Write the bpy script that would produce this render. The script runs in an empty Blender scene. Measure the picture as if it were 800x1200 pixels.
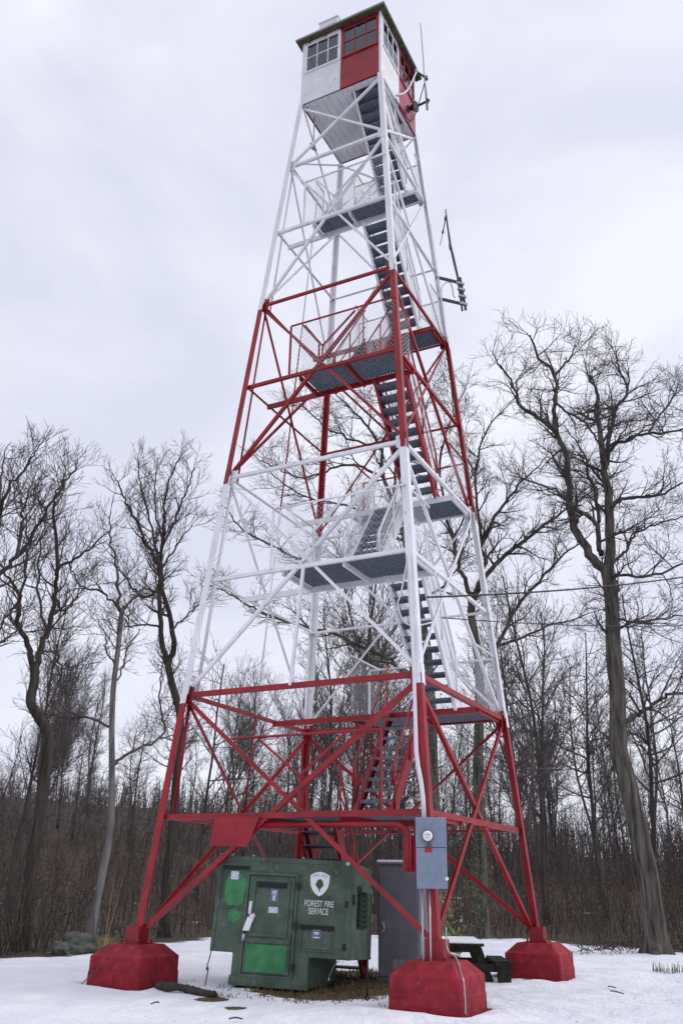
import bpy, math, random
import numpy as np
from mathutils import Matrix, Vector, noise as mnoise

random.seed(7)
RNG = np.random.default_rng(11)
scene = bpy.context.scene
col = scene.collection
PI = math.pi
V = lambda *a: np.array(a, dtype=float)

# ------------------------------------------------------------------ camera
F_PX = 1026.377
PITCH, ROLL, YAW = 0.402, 0.017, 0.474
G0 = 0.62                                   # snow level below the footing tops
CAM = V(-14.712, -7.227, 0.845 + G0)
_cy, _sy, _cp, _sp = math.cos(YAW), math.sin(YAW), math.cos(PITCH), math.sin(PITCH)
FWD = V(_cy * _cp, _sy * _cp, _sp)
_r = V(_sy, -_cy, 0)
_u = np.cross(_r, FWD)
RGT = math.cos(ROLL) * _r + math.sin(ROLL) * _u
UPV = -math.sin(ROLL) * _r + math.cos(ROLL) * _u


def ray(px, py):
    return FWD + RGT * (px - 400) / F_PX - UPV * (py - 600) / F_PX


def at(px, py, dist):                       # point at a horizontal distance from the viewpoint
    d = ray(px, py)
    return CAM + d * dist / math.hypot(d[0], d[1])


def on_x(px, py, X):
    d = ray(px, py)
    return CAM + d * (X - CAM[0]) / d[0]


def on_y(px, py, Y):
    d = ray(px, py)
    return CAM + d * (Y - CAM[1]) / d[1]


def on_z(px, py, Z):
    d = ray(px, py)
    return CAM + d * (Z - CAM[2]) / d[2]


cd = bpy.data.cameras.new("camera")
cd.sensor_fit = 'HORIZONTAL'
cd.sensor_width = 36.0
cd.lens = F_PX / 800 * 36.0
cd.clip_start = 0.1
cd.clip_end = 6000
cam = bpy.data.objects.new("camera", cd)
col.objects.link(cam)
M = Matrix.Identity(4)
for i in range(3):
    M[i][0], M[i][1], M[i][2], M[i][3] = RGT[i], UPV[i], -FWD[i], CAM[i]
cam.matrix_world = M
scene.camera = cam

# ------------------------------------------------------------------ materials


def mat(name, base, rough=0.6, spec=0.4, var=0.0, vscale=6.0, var2=None, bump=0.0, bscale=60.0, metal=0.0,
        wear=None, wear_amt=0.0, wear_scale=9.0, coords='Object'):
    m = bpy.data.materials.new(name)
    m.use_nodes = True
    nt = m.node_tree
    N, L = nt.nodes, nt.links
    b = N['Principled BSDF']
    b.inputs['Roughness'].default_value = rough
    b.inputs['Specular IOR Level'].default_value = spec
    b.inputs['Metallic'].default_value = metal
    tc = N.new('ShaderNodeTexCoord')
    out = None
    c0 = (*base, 1)
    if var > 0 or var2:
        n = N.new('ShaderNodeTexNoise')
        n.inputs['Scale'].default_value = vscale
        n.inputs['Detail'].default_value = 6
        if 'bark' in name and 'twig' not in name:
            mpc = N.new('ShaderNodeMapping')
            mpc.inputs['Scale'].default_value = (1, 1, 0.14)
            L.new(tc.outputs[coords], mpc.inputs['Vector'])
            L.new(mpc.outputs[0], n.inputs['Vector'])
        else:
            L.new(tc.outputs[coords], n.inputs['Vector'])
        mx = N.new('ShaderNodeMix')
        mx.data_type = 'RGBA'
        if var2:
            mx.inputs['A'].default_value = c0
            mx.inputs['B'].default_value = (*var2, 1)
        else:
            mx.inputs['A'].default_value = tuple(max(0, x * (1 - var)) for x in base) + (1,)
            mx.inputs['B'].default_value = tuple(min(1, x * (1 + var)) for x in base) + (1,)
        r = N.new('ShaderNodeMapRange')
        r.inputs['From Min'].default_value = 0.35
        r.inputs['From Max'].default_value = 0.65
        L.new(n.outputs['Fac'], r.inputs['Value'])
        L.new(r.outputs['Result'], mx.inputs['Factor'])
        out = mx.outputs['Result']
    if wear:
        n2 = N.new('ShaderNodeTexNoise')
        n2.inputs['Scale'].default_value = wear_scale
        n2.inputs['Detail'].default_value = 8
        n2.inputs['Roughness'].default_value = 0.7
        L.new(tc.outputs[coords], n2.inputs['Vector'])
        r2 = N.new('ShaderNodeMapRange')
        r2.inputs['From Min'].default_value = 0.70 - wear_amt * 0.4
        r2.inputs['From Max'].default_value = 0.78 - wear_amt * 0.4
        L.new(n2.outputs['Fac'], r2.inputs['Value'])
        mx2 = N.new('ShaderNodeMix')
        mx2.data_type = 'RGBA'
        if out:
            L.new(out, mx2.inputs['A'])
        else:
            mx2.inputs['A'].default_value = c0
        mx2.inputs['B'].default_value = (*wear, 1)
        L.new(r2.outputs['Result'], mx2.inputs['Factor'])
        out = mx2.outputs['Result']
    if out:
        L.new(out, b.inputs['Base Color'])
    else:
        b.inputs['Base Color'].default_value = c0
    if bump > 0:
        n3 = N.new('ShaderNodeTexNoise')
        n3.inputs['Scale'].default_value = bscale
        n3.inputs['Detail'].default_value = 8
        if 'bark' in name:
            mp = N.new('ShaderNodeMapping')
            mp.inputs['Scale'].default_value = (1, 1, 0.16)
            L.new(tc.outputs[coords], mp.inputs['Vector'])
            L.new(mp.outputs[0], n3.inputs['Vector'])
        else:
            L.new(tc.outputs[coords], n3.inputs['Vector'])
        bp = N.new('ShaderNodeBump')
        bp.inputs['Strength'].default_value = bump
        bp.inputs['Distance'].default_value = 0.05 if 'bark' in name else 0.02
        L.new(n3.outputs['Fac'], bp.inputs['Height'])
        L.new(bp.outputs['Normal'], b.inputs['Normal'])
    return m


RED = mat('red_paint', (0.285, 0.012, 0.021), 0.42, 0.4, var=0.2, vscale=2.2, wear=(0.13, 0.030, 0.015), wear_amt=0.34, wear_scale=6)
WHITE = mat('white_paint', (0.80, 0.80, 0.84), 0.5, 0.35, var=0.07, vscale=2.0, wear=(0.42, 0.33, 0.29), wear_amt=0.24, wear_scale=7)
FOOT = mat('red_painted_concrete', (0.265, 0.016, 0.025), 0.75, 0.3, var=0.28, vscale=4.0, bump=0.8, bscale=22,
           wear=(0.31, 0.040, 0.05), wear_amt=0.34, wear_scale=8)
def board_lines(m, scale):
    N, L = m.node_tree.nodes, m.node_tree.links
    bp0 = [n for n in N if n.type == 'BUMP'][0]
    wv = N.new('ShaderNodeTexWave')
    wv.bands_direction = 'Z'
    wv.wave_profile = 'SAW'
    wv.inputs['Scale'].default_value = scale
    wv.inputs['Distortion'].default_value = 0.5
    tc = [n for n in N if n.type == 'TEX_COORD'][0]
    L.new(tc.outputs['Object'], wv.inputs['Vector'])
    b2 = N.new('ShaderNodeBump')
    b2.inputs['Strength'].default_value = 0.5
    b2.inputs['Distance'].default_value = 0.012
    L.new(wv.outputs['Fac'], b2.inputs['Height'])
    L.new(bp0.outputs['Normal'], b2.inputs['Normal'])
    L.new(b2.outputs['Normal'], N['Principled BSDF'].inputs['Normal'])


board_lines(FOOT, 2.6)
GRATE = mat('grey_steel_grating', (0.15, 0.175, 0.22), 0.6, 0.3, var=0.22, vscale=14)
GALV = mat('galvanised_wire', (0.62, 0.62, 0.66), 0.5, 0.4)
DARKSTEEL = mat('dark_antenna_metal', (0.07, 0.075, 0.07), 0.5, 0.4, var=0.3, vscale=20)
ALU = mat('grey_aluminium', (0.42, 0.43, 0.46), 0.35, 0.5, metal=0.6)
CONDUIT = mat('pale_conduit', (0.72, 0.70, 0.75), 0.4, 0.5)
METER = mat('blue_grey_enclosure', (0.20, 0.25, 0.33), 0.5, 0.4, var=0.08, vscale=8)
CABINET = mat('dark_grey_cabinet_paint', (0.150, 0.145, 0.172), 0.5, 0.4, var=0.12, vscale=4, wear=(0.20, 0.19, 0.21), wear_amt=0.15, wear_scale=14)
GREEN = mat('olive_green_paint', (0.068, 0.103, 0.076), 0.6, 0.3, var=0.28, vscale=3.0, wear=(0.125, 0.135, 0.118), wear_amt=0.36, wear_scale=9)
GREEN_B = mat('bright_green_paint', (0.048, 0.215, 0.085), 0.6, 0.3, var=0.2, vscale=6, wear=(0.05, 0.11, 0.07), wear_amt=0.28, wear_scale=12)
GREEN_D = mat('dark_green_recess', (0.022, 0.032, 0.026), 0.7, 0.2, var=0.2, vscale=20)
BLACK = mat('black_rubber', (0.012, 0.013, 0.013), 0.6, 0.3)
DECAL_W = mat('white_decal', (0.80, 0.80, 0.82), 0.5, 0.3, var=0.05, vscale=30)
LETTER = mat('faded_white_lettering', (0.62, 0.64, 0.63), 0.6, 0.3, var=0.12, vscale=30, wear=(0.20, 0.24, 0.20), wear_amt=0.30, wear_scale=24)
DECAL_P = mat('pale_sticker', (0.55, 0.57, 0.66), 0.5, 0.3, var=0.25, vscale=40)
DECAL_B = mat('blue_sticker', (0.13, 0.15, 0.24), 0.5, 0.3, var=0.25, vscale=40)
DECAL_G = mat('green_print', (0.05, 0.09, 0.05), 0.6, 0.3)
DECAL_GR = mat('grey_print', (0.42, 0.40, 0.46), 0.6, 0.3)
PINK = mat('pink_red_paint', (0.40, 0.085, 0.15), 0.6, 0.3, var=0.15, vscale=3)  # paler pink red for the right half of one cab side
DECAL_R = mat('red_sticker', (0.50, 0.02, 0.04), 0.5, 0.3)
ROOFM = mat('weathered_roof_edge', (0.30, 0.36, 0.33), 0.6, 0.3, var=0.15, vscale=3)
SOFFIT = mat('brown_soffit_wood', (0.10, 0.075, 0.055), 0.75, 0.2, var=0.3, vscale=5)
CEIL = mat('pale_interior_paint', (0.50, 0.51, 0.54), 0.8, 0.2)
WOODD = mat('mossy_dark_wood', (0.024, 0.026, 0.019), 0.85, 0.2, var=0.35, vscale=9, bump=0.4, bscale=30)
SNOWCAP = mat('snow', (0.86, 0.87, 0.91), 0.75, 0.2)
BRASS = mat('chrome_handle', (0.60, 0.58, 0.50), 0.3, 0.5, metal=0.7)
ROCK = mat('mossy_grey_rock', (0.12, 0.13, 0.12), 0.9, 0.2, var2=(0.055, 0.065, 0.05), vscale=5, bump=0.8, bscale=9)
BARK_D = mat('dark_bark', (0.034, 0.029, 0.025), 0.9, 0.15, var2=(0.080, 0.070, 0.061), vscale=9.0, bump=1.0, bscale=22)
BARK_G = mat('grey_lichen_bark', (0.150, 0.136, 0.120), 0.9, 0.15, var2=(0.045, 0.040, 0.034), vscale=9.0, bump=1.0, bscale=20)
BARK_P = mat('pale_grey_bark', (0.22, 0.21, 0.205), 0.9, 0.15, var2=(0.085, 0.078, 0.074), vscale=6.0, bump=0.7, bscale=14)
TWIG = mat('twig_bark', (0.088, 0.076, 0.073), 0.9, 0.12, var=0.25, vscale=1.2)
FBARK = mat('grey_forest_bark', (0.105, 0.094, 0.086), 0.9, 0.12, var2=(0.055, 0.048, 0.044), vscale=7.0)
TWIG_F = mat('far_twig_bark', (0.128, 0.114, 0.112), 0.9, 0.12, var=0.25, vscale=0.6)
BRUSHM = mat('brown_brush_stems', (0.094, 0.080, 0.071), 0.9, 0.12, var2=(0.058, 0.051, 0.048), vscale=0.8)
LEAFD = mat('dry_brown_leaf', (0.16, 0.085, 0.045), 0.85, 0.15, var=0.35, vscale=3)
IVY = mat('ivy_leaf', (0.075, 0.105, 0.045), 0.55, 0.35, var=0.4, vscale=7)
IVY_Y = mat('yellow_green_leaf', (0.20, 0.22, 0.09), 0.6, 0.3, var=0.4, vscale=9)
GRASSM = mat('dead_grass', (0.145, 0.100, 0.058), 0.9, 0.15, var2=(0.10, 0.085, 0.045), vscale=4)
WIRE = mat('black_cable', (0.03, 0.03, 0.035), 0.6, 0.3)


def glass_mat():
    m = bpy.data.materials.new('window_glass')
    m.use_nodes = True
    N, L = m.node_tree.nodes, m.node_tree.links
    N.remove(N['Principled BSDF'])
    o = N['Material Output']
    g = N.new('ShaderNodeBsdfGlossy')
    g.inputs['Roughness'].default_value = 0.03
    g.inputs['Color'].default_value = (0.9, 0.93, 1, 1)
    t = N.new('ShaderNodeBsdfTransparent')
    t.inputs['Color'].default_value = (0.80, 0.85, 0.87, 1)
    fr = N.new('ShaderNodeFresnel')
    fr.inputs['IOR'].default_value = 1.9
    mx = N.new('ShaderNodeMixShader')
    L.new(fr.outputs[0], mx.inputs[0])
    L.new(t.outputs[0], mx.inputs[1])
    L.new(g.outputs[0], mx.inputs[2])
    L.new(mx.outputs[0], o.inputs['Surface'])
    return m


GLASS = glass_mat()

# ------------------------------------------------------------------ mesh builder


def unit(v):
    v = np.asarray(v, float)
    n = np.linalg.norm(v)
    return v / n if n > 1e-12 else v


class MB:
    def __init__(self):
        self.v, self.f, self.n = [], [], 0
        self.mi = []
        self.sm = []
        self.smooth_now = False
        self.cur = 0

    def add(self, verts, faces):
        verts = np.asarray(verts, float).reshape(-1, 3)
        for f in faces:
            self.f.append(tuple(int(i) + self.n for i in f))
            self.mi.append(self.cur)
            self.sm.append(self.smooth_now and len(f) == 4)
        self.v.append(verts)
        self.n += len(verts)
        return self

    def hexa(self, c):                      # 8 corners: bottom ring 0-3, top ring 4-7
        return self.add(c, [(3, 2, 1, 0), (4, 5, 6, 7), (0, 1, 5, 4), (1, 2, 6, 5), (2, 3, 7, 6), (3, 0, 4, 7)])

    def box(self, lo, hi):
        (x0, y0, z0), (x1, y1, z1) = lo, hi
        return self.hexa([(x0, y0, z0), (x1, y0, z0), (x1, y1, z0), (x0, y1, z0),
                          (x0, y0, z1), (x1, y0, z1), (x1, y1, z1), (x0, y1, z1)])

    def obox(self, o, ex, ey, ez):          # oriented box from corner o along three edge vectors
        o, ex, ey, ez = map(np.asarray, (o, ex, ey, ez))
        if np.dot(np.cross(ex, ey), ez) < 0:
            o, ex = o + ex, -ex
        return self.hexa([o, o + ex, o + ex + ey, o + ey, o + ez, o + ex + ez, o + ex + ey + ez, o + ey + ez])

    def prism(self, prof, p0, p1, a, b):    # closed 2-D profile swept from p0 to p1; a, b are its axes
        p0, p1 = np.asarray(p0, float), np.asarray(p1, float)
        prof = [np.asarray(a) * q[0] + np.asarray(b) * q[1] for q in prof]
        n = len(prof)
        vs = [p0 + q for q in prof] + [p1 + q for q in prof]
        fs = [tuple((i, (i + 1) % n, n + (i + 1) % n, n + i)) for i in range(n)]
        fs += [tuple(range(n - 1, -1, -1)), tuple(range(n, 2 * n))]
        return self.add(vs, fs)

    def angle(self, p0, p1, s, t, inward):  # an L section: one flange in the face, one pointing inward
        d = unit(np.asarray(p1) - np.asarray(p0))
        inw = unit(np.asarray(inward) - d * np.dot(d, inward))
        a = unit(np.cross(d, inw))
        if a[2] < 0:
            a = -a
        h = s / 2
        return self.prism([(-h, 0), (h, 0), (h, t), (-h + t, t), (-h + t, s), (-h, s)][::-1], p0, p1, a, inw)

    def bar(self, p0, p1, w, h, up=(0, 0, 1)):
        d = unit(np.asarray(p1) - np.asarray(p0))
        up = np.asarray(up, float)
        up = unit(up - d * np.dot(up, d))
        a = unit(np.cross(d, up))
        return self.prism([(-w / 2, -h / 2), (w / 2, -h / 2), (w / 2, h / 2), (-w / 2, h / 2)], p0, p1, a, up)

    def tube(self, pts, r, sides=6, cap=True):
        pts = np.asarray(pts, float)
        n = len(pts)
        r = np.broadcast_to(np.asarray(r, float), (n,))
        t = np.empty_like(pts)
        t[1:-1] = pts[2:] - pts[:-2]
        t[0] = pts[1] - pts[0]
        t[-1] = pts[-1] - pts[-2]
        t /= np.maximum(np.linalg.norm(t, axis=1, keepdims=True), 1e-9)
        m = np.abs(t).sum(0)
        ref = np.zeros(3)
        ref[int(np.argmin(m))] = 1
        u = np.cross(t, ref)
        u /= np.maximum(np.linalg.norm(u, axis=1, keepdims=True), 1e-9)
        w = np.cross(t, u)
        an = np.arange(sides) * 2 * PI / sides
        ring = pts[:, None] + r[:, None, None] * (np.cos(an)[None, :, None] * u[:, None] + np.sin(an)[None, :, None] * w[:, None])
        fs = []
        for i in range(n - 1):
            a = i * sides
            for k in range(sides):
                k2 = (k + 1) % sides
                fs.append((a + k, a + k2, a + sides + k2, a + sides + k))
        if cap and sides > 3:
            fs.append(tuple(range(sides - 1, -1, -1)))
            fs.append(tuple(range((n - 1) * sides, n * sides)))
        self.smooth_now = sides > 5
        self.add(ring.reshape(-1, 3), fs)
        self.smooth_now = False
        return self

    def disc(self, c, nrm, r, depth, sides=20):
        nrm = unit(nrm)
        return self.tube([np.asarray(c), np.asarray(c) + nrm * depth], r, sides)

    def poly(self, pts, nrm, depth):        # a thin plate with any outline
        pts = [np.asarray(p, float) for p in pts]
        nrm = unit(nrm) * depth
        n = len(pts)
        vs = pts + [p + nrm for p in pts]
        fs = [tuple(range(n - 1, -1, -1)), tuple(range(n, 2 * n))]
        fs += [(i, (i + 1) % n, n + (i + 1) % n, n + i) for i in range(n)]
        return self.add(vs, fs)

    def mesh(self, name, mats, origin=(0, 0, 0), smooth=False):
        me = bpy.data.meshes.new(name)
        vs = np.concatenate(self.v) - np.asarray(origin, float)
        nl = np.array([len(f) for f in self.f], dtype=np.int32)
        loops = np.fromiter((i for f in self.f for i in f), dtype=np.int32, count=int(nl.sum()))
        me.vertices.add(len(vs))
        me.vertices.foreach_set('co', vs.astype(np.float32).ravel())
        me.loops.add(len(loops))
        me.loops.foreach_set('vertex_index', loops)
        me.polygons.add(len(nl))
        st = np.zeros(len(nl), dtype=np.int32)
        st[1:] = np.cumsum(nl)[:-1]
        me.polygons.foreach_set('loop_start', st)
        me.polygons.foreach_set('material_index', np.array(self.mi, dtype=np.int32))
        if smooth:
            me.polygons.foreach_set('use_smooth', np.ones(len(nl), dtype=bool))
        else:                                # round rods stay smooth, every flat-sided section keeps crisp edges
            me.polygons.foreach_set('use_smooth', np.array(self.sm, dtype=bool))
        for m in (mats if isinstance(mats, (list, tuple)) else [mats]):
            me.materials.append(m)
        me.update(calc_edges=True)
        me.validate()
        return me

    def build(self, name, mats, parent=None, origin=None, smooth=False, bevel=0.0):
        o0 = origin if origin is not None else (ORG.get(parent.name, (0, 0, 0)) if parent else (0, 0, 0))
        ob = bpy.data.objects.new(name, self.mesh(name, mats, o0, smooth))
        col.objects.link(ob)
        if parent:
            ob.parent = parent
            ORG[ob.name] = o0
        elif origin is not None:
            ob.location = origin
        if bevel > 0:
            b = ob.modifiers.new('bevel', 'BEVEL')
            b.width = bevel
            b.segments = 2
            b.limit_method = 'ANGLE'
        return ob


ORG = {}


def tag(o, label=None, cat=None, group=None, kind=None):
    if label:
        o['label'] = label
    if cat:
        o['category'] = cat
    if group:
        o['group'] = group
    if kind:
        o['kind'] = kind
    return o


def thing(name, loc, label, cat, group=None):
    o = bpy.data.objects.new(name, None)
    o.empty_display_size = 0.3
    col.objects.link(o)
    o.location = loc
    ORG[o.name] = np.asarray(loc, float)
    return tag(o, label, cat, group)


# ------------------------------------------------------------------ terrain
EDGE = [(-40, 24), (0, 24), (5, 24.5), (8, 26), (13, 28.5), (18, 30), (26, 30), (33, 28), (39, 23.5), (44, 20.3), (48, 19.3), (60, 19), (100, 22)]
CREST = [(-40, 5), (4, 4.5), (20, 6.5), (30, 9), (38, 11.5), (50, 12.0), (100, 10)]


def polar(x, y):
    dx, dy = x - CAM[0], y - CAM[1]
    return math.hypot(dx, dy), math.degrees(math.atan2(dy, dx))


def interp(tab, a):
    return float(np.interp(a, [t[0] for t in tab], [t[1] for t in tab]))


FEET = []
_fr = random.Random(4)
for _i in range(26):                         # a walked line across the clearing on the right
    _t = _i / 25
    FEET.append((-4.6 + 9.0 * _t + (.13 if _i % 2 else -.13), -3.7 - .9 * math.sin(_t * 2.4) + (.17 if _i % 2 else -.17) + _fr.uniform(-.08, .08)))
for _i in range(14):
    _t = _i / 13
    FEET.append((-4.4 + .6 * _t, -1.2 + 4.6 * _t + (.15 if _i % 2 else -.15)))
for _i in range(40):
    FEET.append((_fr.uniform(-5.5, 6), _fr.uniform(-6, 5)))


def height(x, y):
    D, az = polar(x, y)
    h = 0.045 * mnoise.noise((x * 0.5, y * 0.5, 0)) + 0.018 * mnoise.noise((x * 1.6, y * 1.6, 3)) - 0.012 * abs(mnoise.noise((x * 3.1, y * 3.1, 7)))
    if abs(az - 27) < 75 and D > 36:
        k = min(1, (D - 36) / 110)
        h += interp(CREST, az) * k * k * (3 - 2 * k) * (1 if D < 170 else max(0.3, 1 - (D - 170) / 500))
        h += min(1, (D - 36) / 30) * 0.5 * mnoise.noise((x * 0.06, y * 0.06, 5))
    if abs(x) < 5 and abs(y) < 5:
        # melt gap and drifted rim round each footing
        for sx in (-1, 1):
            for sy in (-1, 1):
                d = max(abs(x - sx * 2.51), abs(y - sy * 2.51))
                if d < 1.2:
                    h += (.022 + .04 * mnoise.noise((x * 2, y * 2, 9))) * math.exp(-((d - .78) / .17) ** 2) - .05 * math.exp(-((d - .50) / .10) ** 2)
    for fx, fy in FEET:                      # old footprints softened by thaw
        q_ = (x - fx) ** 2 + (y - fy) ** 2
        if q_ < .16:
            h -= .055 * math.exp(-q_ / .022)
    return h


SHX, SHY = -1.75, 0.15


def litter_val(x, y):
    D, az = polar(x, y)
    e = interp(EDGE, az) if abs(az - 27) < 120 else 24
    return (D - e) / 2.2


def bare_val(x, y):
    c, s = math.cos(0.25), math.sin(0.25)
    dx, dy = x + 0.60, y + 0.02
    a, b = c * dx + s * dy, -s * dx + c * dy
    v = 1.0 - math.hypot(a / 2.35, b / 1.32)
    for (px, py, r) in ((-3.55, 0.35, 0.26), (-3.9, -0.28, 0.17), (1.75, -2.5, 0.15)):
        v = max(v, (r - math.hypot(x - px, y - py)) * 2.0)
    for sx in (-1, 1):
        for sy in (-1, 1):
            d = max(abs(x - sx * 2.51), abs(y - sy * 2.51))
            v = max(v, (0.60 - d) * 2.6)  # bare melt ring, its dark colour also painted in as the footing's contact shadow
    return v


def build_ground():
    rs = [0.0]
    r = 0.35
    while r < 1500:
        rs.append(r)
        r += 0.105 if r < 8 else 0.22 if r < 14 else (0.35 if r < 32 else r * 0.045)
    nseg = 400
    vs, lit, bare = [], [], []
    for r in rs:
        for k in range(nseg):
            a = 2 * PI * k / nseg
            x, y = r * math.cos(a) - 1.0, r * math.sin(a)
            vs.append((x, y, height(x, y)))
            lit.append(litter_val(x, y))
            bare.append(bare_val(x, y))
    mb = MB()
    fs = []
    for i in range(1, len(rs) - 1):
        for k in range(nseg):
            k2 = (k + 1) % nseg
            fs.append((i * nseg + k, (i + 1) * nseg + k, (i + 1) * nseg + k2, i * nseg + k2))
    fs.append(tuple(nseg + k for k in range(nseg)))
    mb.add(vs, fs)
    m = bpy.data.materials.new('snow_and_leaf_litter')
    m.use_nodes = True
    N, L = m.node_tree.nodes, m.node_tree.links
    b = N['Principled BSDF']
    b.inputs['Roughness'].default_value = 0.8
    b.inputs['Specular IOR Level'].default_value = 0.2
    tc = N.new('ShaderNodeTexCoord')

    def nz(scale, detail=5, rough=0.6):
        n = N.new('ShaderNodeTexNoise')
        n.inputs['Scale'].default_value = scale
        n.inputs['Detail'].default_value = detail
        n.inputs['Roughness'].default_value = rough
        L.new(tc.outputs['Object'], n.inputs['Vector'])
        return n.outputs['Fac']

    def math_(op, a, bb):
        n = N.new('ShaderNodeMath')
        n.operation = op
        for i, q in enumerate((a, bb)):
            if isinstance(q, (int, float)):
                n.inputs[i].default_value = q
            else:
                L.new(q, n.inputs[i])
        return n.outputs[0]

    def ss(v, lo, hi):
        n = N.new('ShaderNodeMapRange')
        n.interpolation_type = 'SMOOTHSTEP'
        n.inputs['From Min'].default_value = lo
        n.inputs['From Max'].default_value = hi
        L.new(v, n.inputs['Value'])
        return n.outputs['Result']

    def mix(f, a, bb):
        n = N.new('ShaderNodeMix')
        n.data_type = 'RGBA'
        L.new(f, n.inputs['Factor'])
        for nm, q in (('A', a), ('B', bb)):
            if isinstance(q, tuple):
                n.inputs[nm].default_value = (*q, 1)
            else:
                L.new(q, n.inputs[nm])
        return n.outputs['Result']

    def attr(nm):
        n = N.new('ShaderNodeAttribute')
        n.attribute_name = nm
        return n.outputs['Fac']

    snow = mix(ss(nz(0.9), 0.35, 0.7), (0.74, 0.76, 0.84), (0.86, 0.87, 0.92))
    # leaf bits and grit lying in the snow
    specks = ss(nz(13, 4, 0.55), 0.69, 0.72)
    sm = math_('MULTIPLY', specks, ss(nz(0.7, 2), 0.42, 0.62))
    snow = mix(sm, snow, (0.20, 0.17, 0.14))
    leaf = mix(ss(nz(5, 8, 0.75), 0.38, 0.62), (0.036, 0.027, 0.020), (0.095, 0.068, 0.047))
    grass = mix(ss(nz(14, 8, 0.75), 0.38, 0.62), (0.045, 0.036, 0.020), (0.155, 0.110, 0.055))
    lv = math_('ADD', attr('litter'), math_('MULTIPLY', math_('SUBTRACT', nz(0.8, 6, 0.65), 0.5), 3.2))
    lf = ss(lv, 0.0, 0.28)
    patch = ss(nz(0.35, 6, 0.7), 0.64, 0.70)     # old snow lying among the trees
    lf2 = math_('MULTIPLY', lf, math_('SUBTRACT', 1.0, math_('MULTIPLY', patch, ss(attr('litter'), 22.0, 6.0))))
    bv = math_('ADD', attr('bare'), math_('MULTIPLY', math_('SUBTRACT', nz(2.6, 7, 0.65), 0.5), 0.75))
    bf = ss(bv, 0.02, 0.07)
    c = mix(bf, mix(lf2, snow, leaf), grass)
    L.new(c, b.inputs['Base Color'])
    bp = N.new('ShaderNodeBump')
    bp.inputs['Strength'].default_value = 1.0
    bp.inputs['Distance'].default_value = 0.14
    L.new(math_('ADD', math_('MULTIPLY', nz(2.2, 8, 0.62), 0.8), math_('MULTIPLY', nz(9, 5), 0.22)), bp.inputs['Height'])
    L.new(bp.outputs['Normal'], b.inputs['Normal'])
    g = mb.build('ground', m, smooth=True)
    for nm, dat in (('litter', lit), ('bare', bare)):
        at_ = g.data.attributes.new(nm, 'FLOAT', 'POINT')
        at_.data.foreach_set('value', np.array(dat, dtype=np.float32))
    tag(g, kind='structure')
    g['label'] = 'old snow in the clearing running into brown leaf litter under the trees'
    return g


build_ground()

# ------------------------------------------------------------------ tower
Z5 = 18.489
ZL = {0: 0.0, 0.5: 1.818, 1: 3.863, 1.5: 6.01, 2: 8.165, 2.5: 10.27, 3: 12.367, 3.5: 14.41, 4: 16.448, 5: Z5}
SG = {'N': (-1, -1), 'L': (-1, 1), 'R': (1, -1), 'B': (1, 1)}


def hw(z):
    return 2.512 + (1.07 - 2.512) * z / Z5


def zz(k):
    return ZL[k] if k in ZL else k


def lp(leg, k, inset=0.0):                  # a point on a leg line
    z = zz(k)
    w = hw(z) - inset
    return V(SG[leg][0] * w, SG[leg][1] * w, z + G0)


tower = thing('fire_tower', (0, 0, 0), 'tall red and white banded steel lookout tower with a cab on top', 'tower')
BAND = {0: RED, 1: WHITE, 2: RED, 3: WHITE}


def band(z):
    return BAND[0] if z < ZL[1] + .02 else BAND[1] if z < ZL[2] + .02 else BAND[2] if z < ZL[3] + .02 else BAND[3]


# legs, one section per painted band
for leg, (sx, sy) in SG.items():
    for (a, b, m) in ((-0.06, ZL[1], RED), (ZL[1], ZL[2], WHITE), (ZL[2], ZL[3], RED), (ZL[3], Z5 - 0.01, WHITE)):
        s = 0.135 if a < 8 else 0.115
        t = 0.016
        e = 0.045
        p0 = V(sx * (hw(a) + e), sy * (hw(a) + e), a + G0)
        p1 = V(sx * (hw(b) + e), sy * (hw(b) + e), b + G0)
        mb = MB()
        prof = [(0, 0), (s, 0), (s, t), (t, t), (t, s), (0, s)]
        mb.prism(prof, p0, p1, V(-sx, 0, 0), V(0, -sy, 0))
        if a > 1:                            # splice plates at the joint
            for ax in (0, 1):
                q0, q1 = p0 - unit(p1 - p0) * 0.16, p0 + unit(p1 - p0) * 0.16
                w_ = V(-sx, 0, 0) if ax == 0 else V(0, -sy, 0)
                o_ = V(0, -sy, 0) if ax == 0 else V(-sx, 0, 0)
                mb.prism([(0.01, -0.012), (s - .01, -0.012), (s - .01, -0.002), (0.01, -0.002)], q0, q1, w_, o_)
        mb.build('leg', m, tower)

FACES = [('L', 'N', V(1, 0, 0)), ('N', 'R', V(0, 1, 0)), ('R', 'B', V(-1, 0, 0)), ('B', 'L', V(0, -1, 0))]


def brace(a, ka, b, kb, inw, off, s, m, name='diagonal_brace', t=0.009, end=0.03):
    p, q = lp(a, ka) + inw * off, lp(b, kb) + inw * off
    d = unit(q - p)
    mb = MB()
    mb.angle(p + d * end, q - d * end, s, t, inw)
    return mb.build(name, m, tower)


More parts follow.
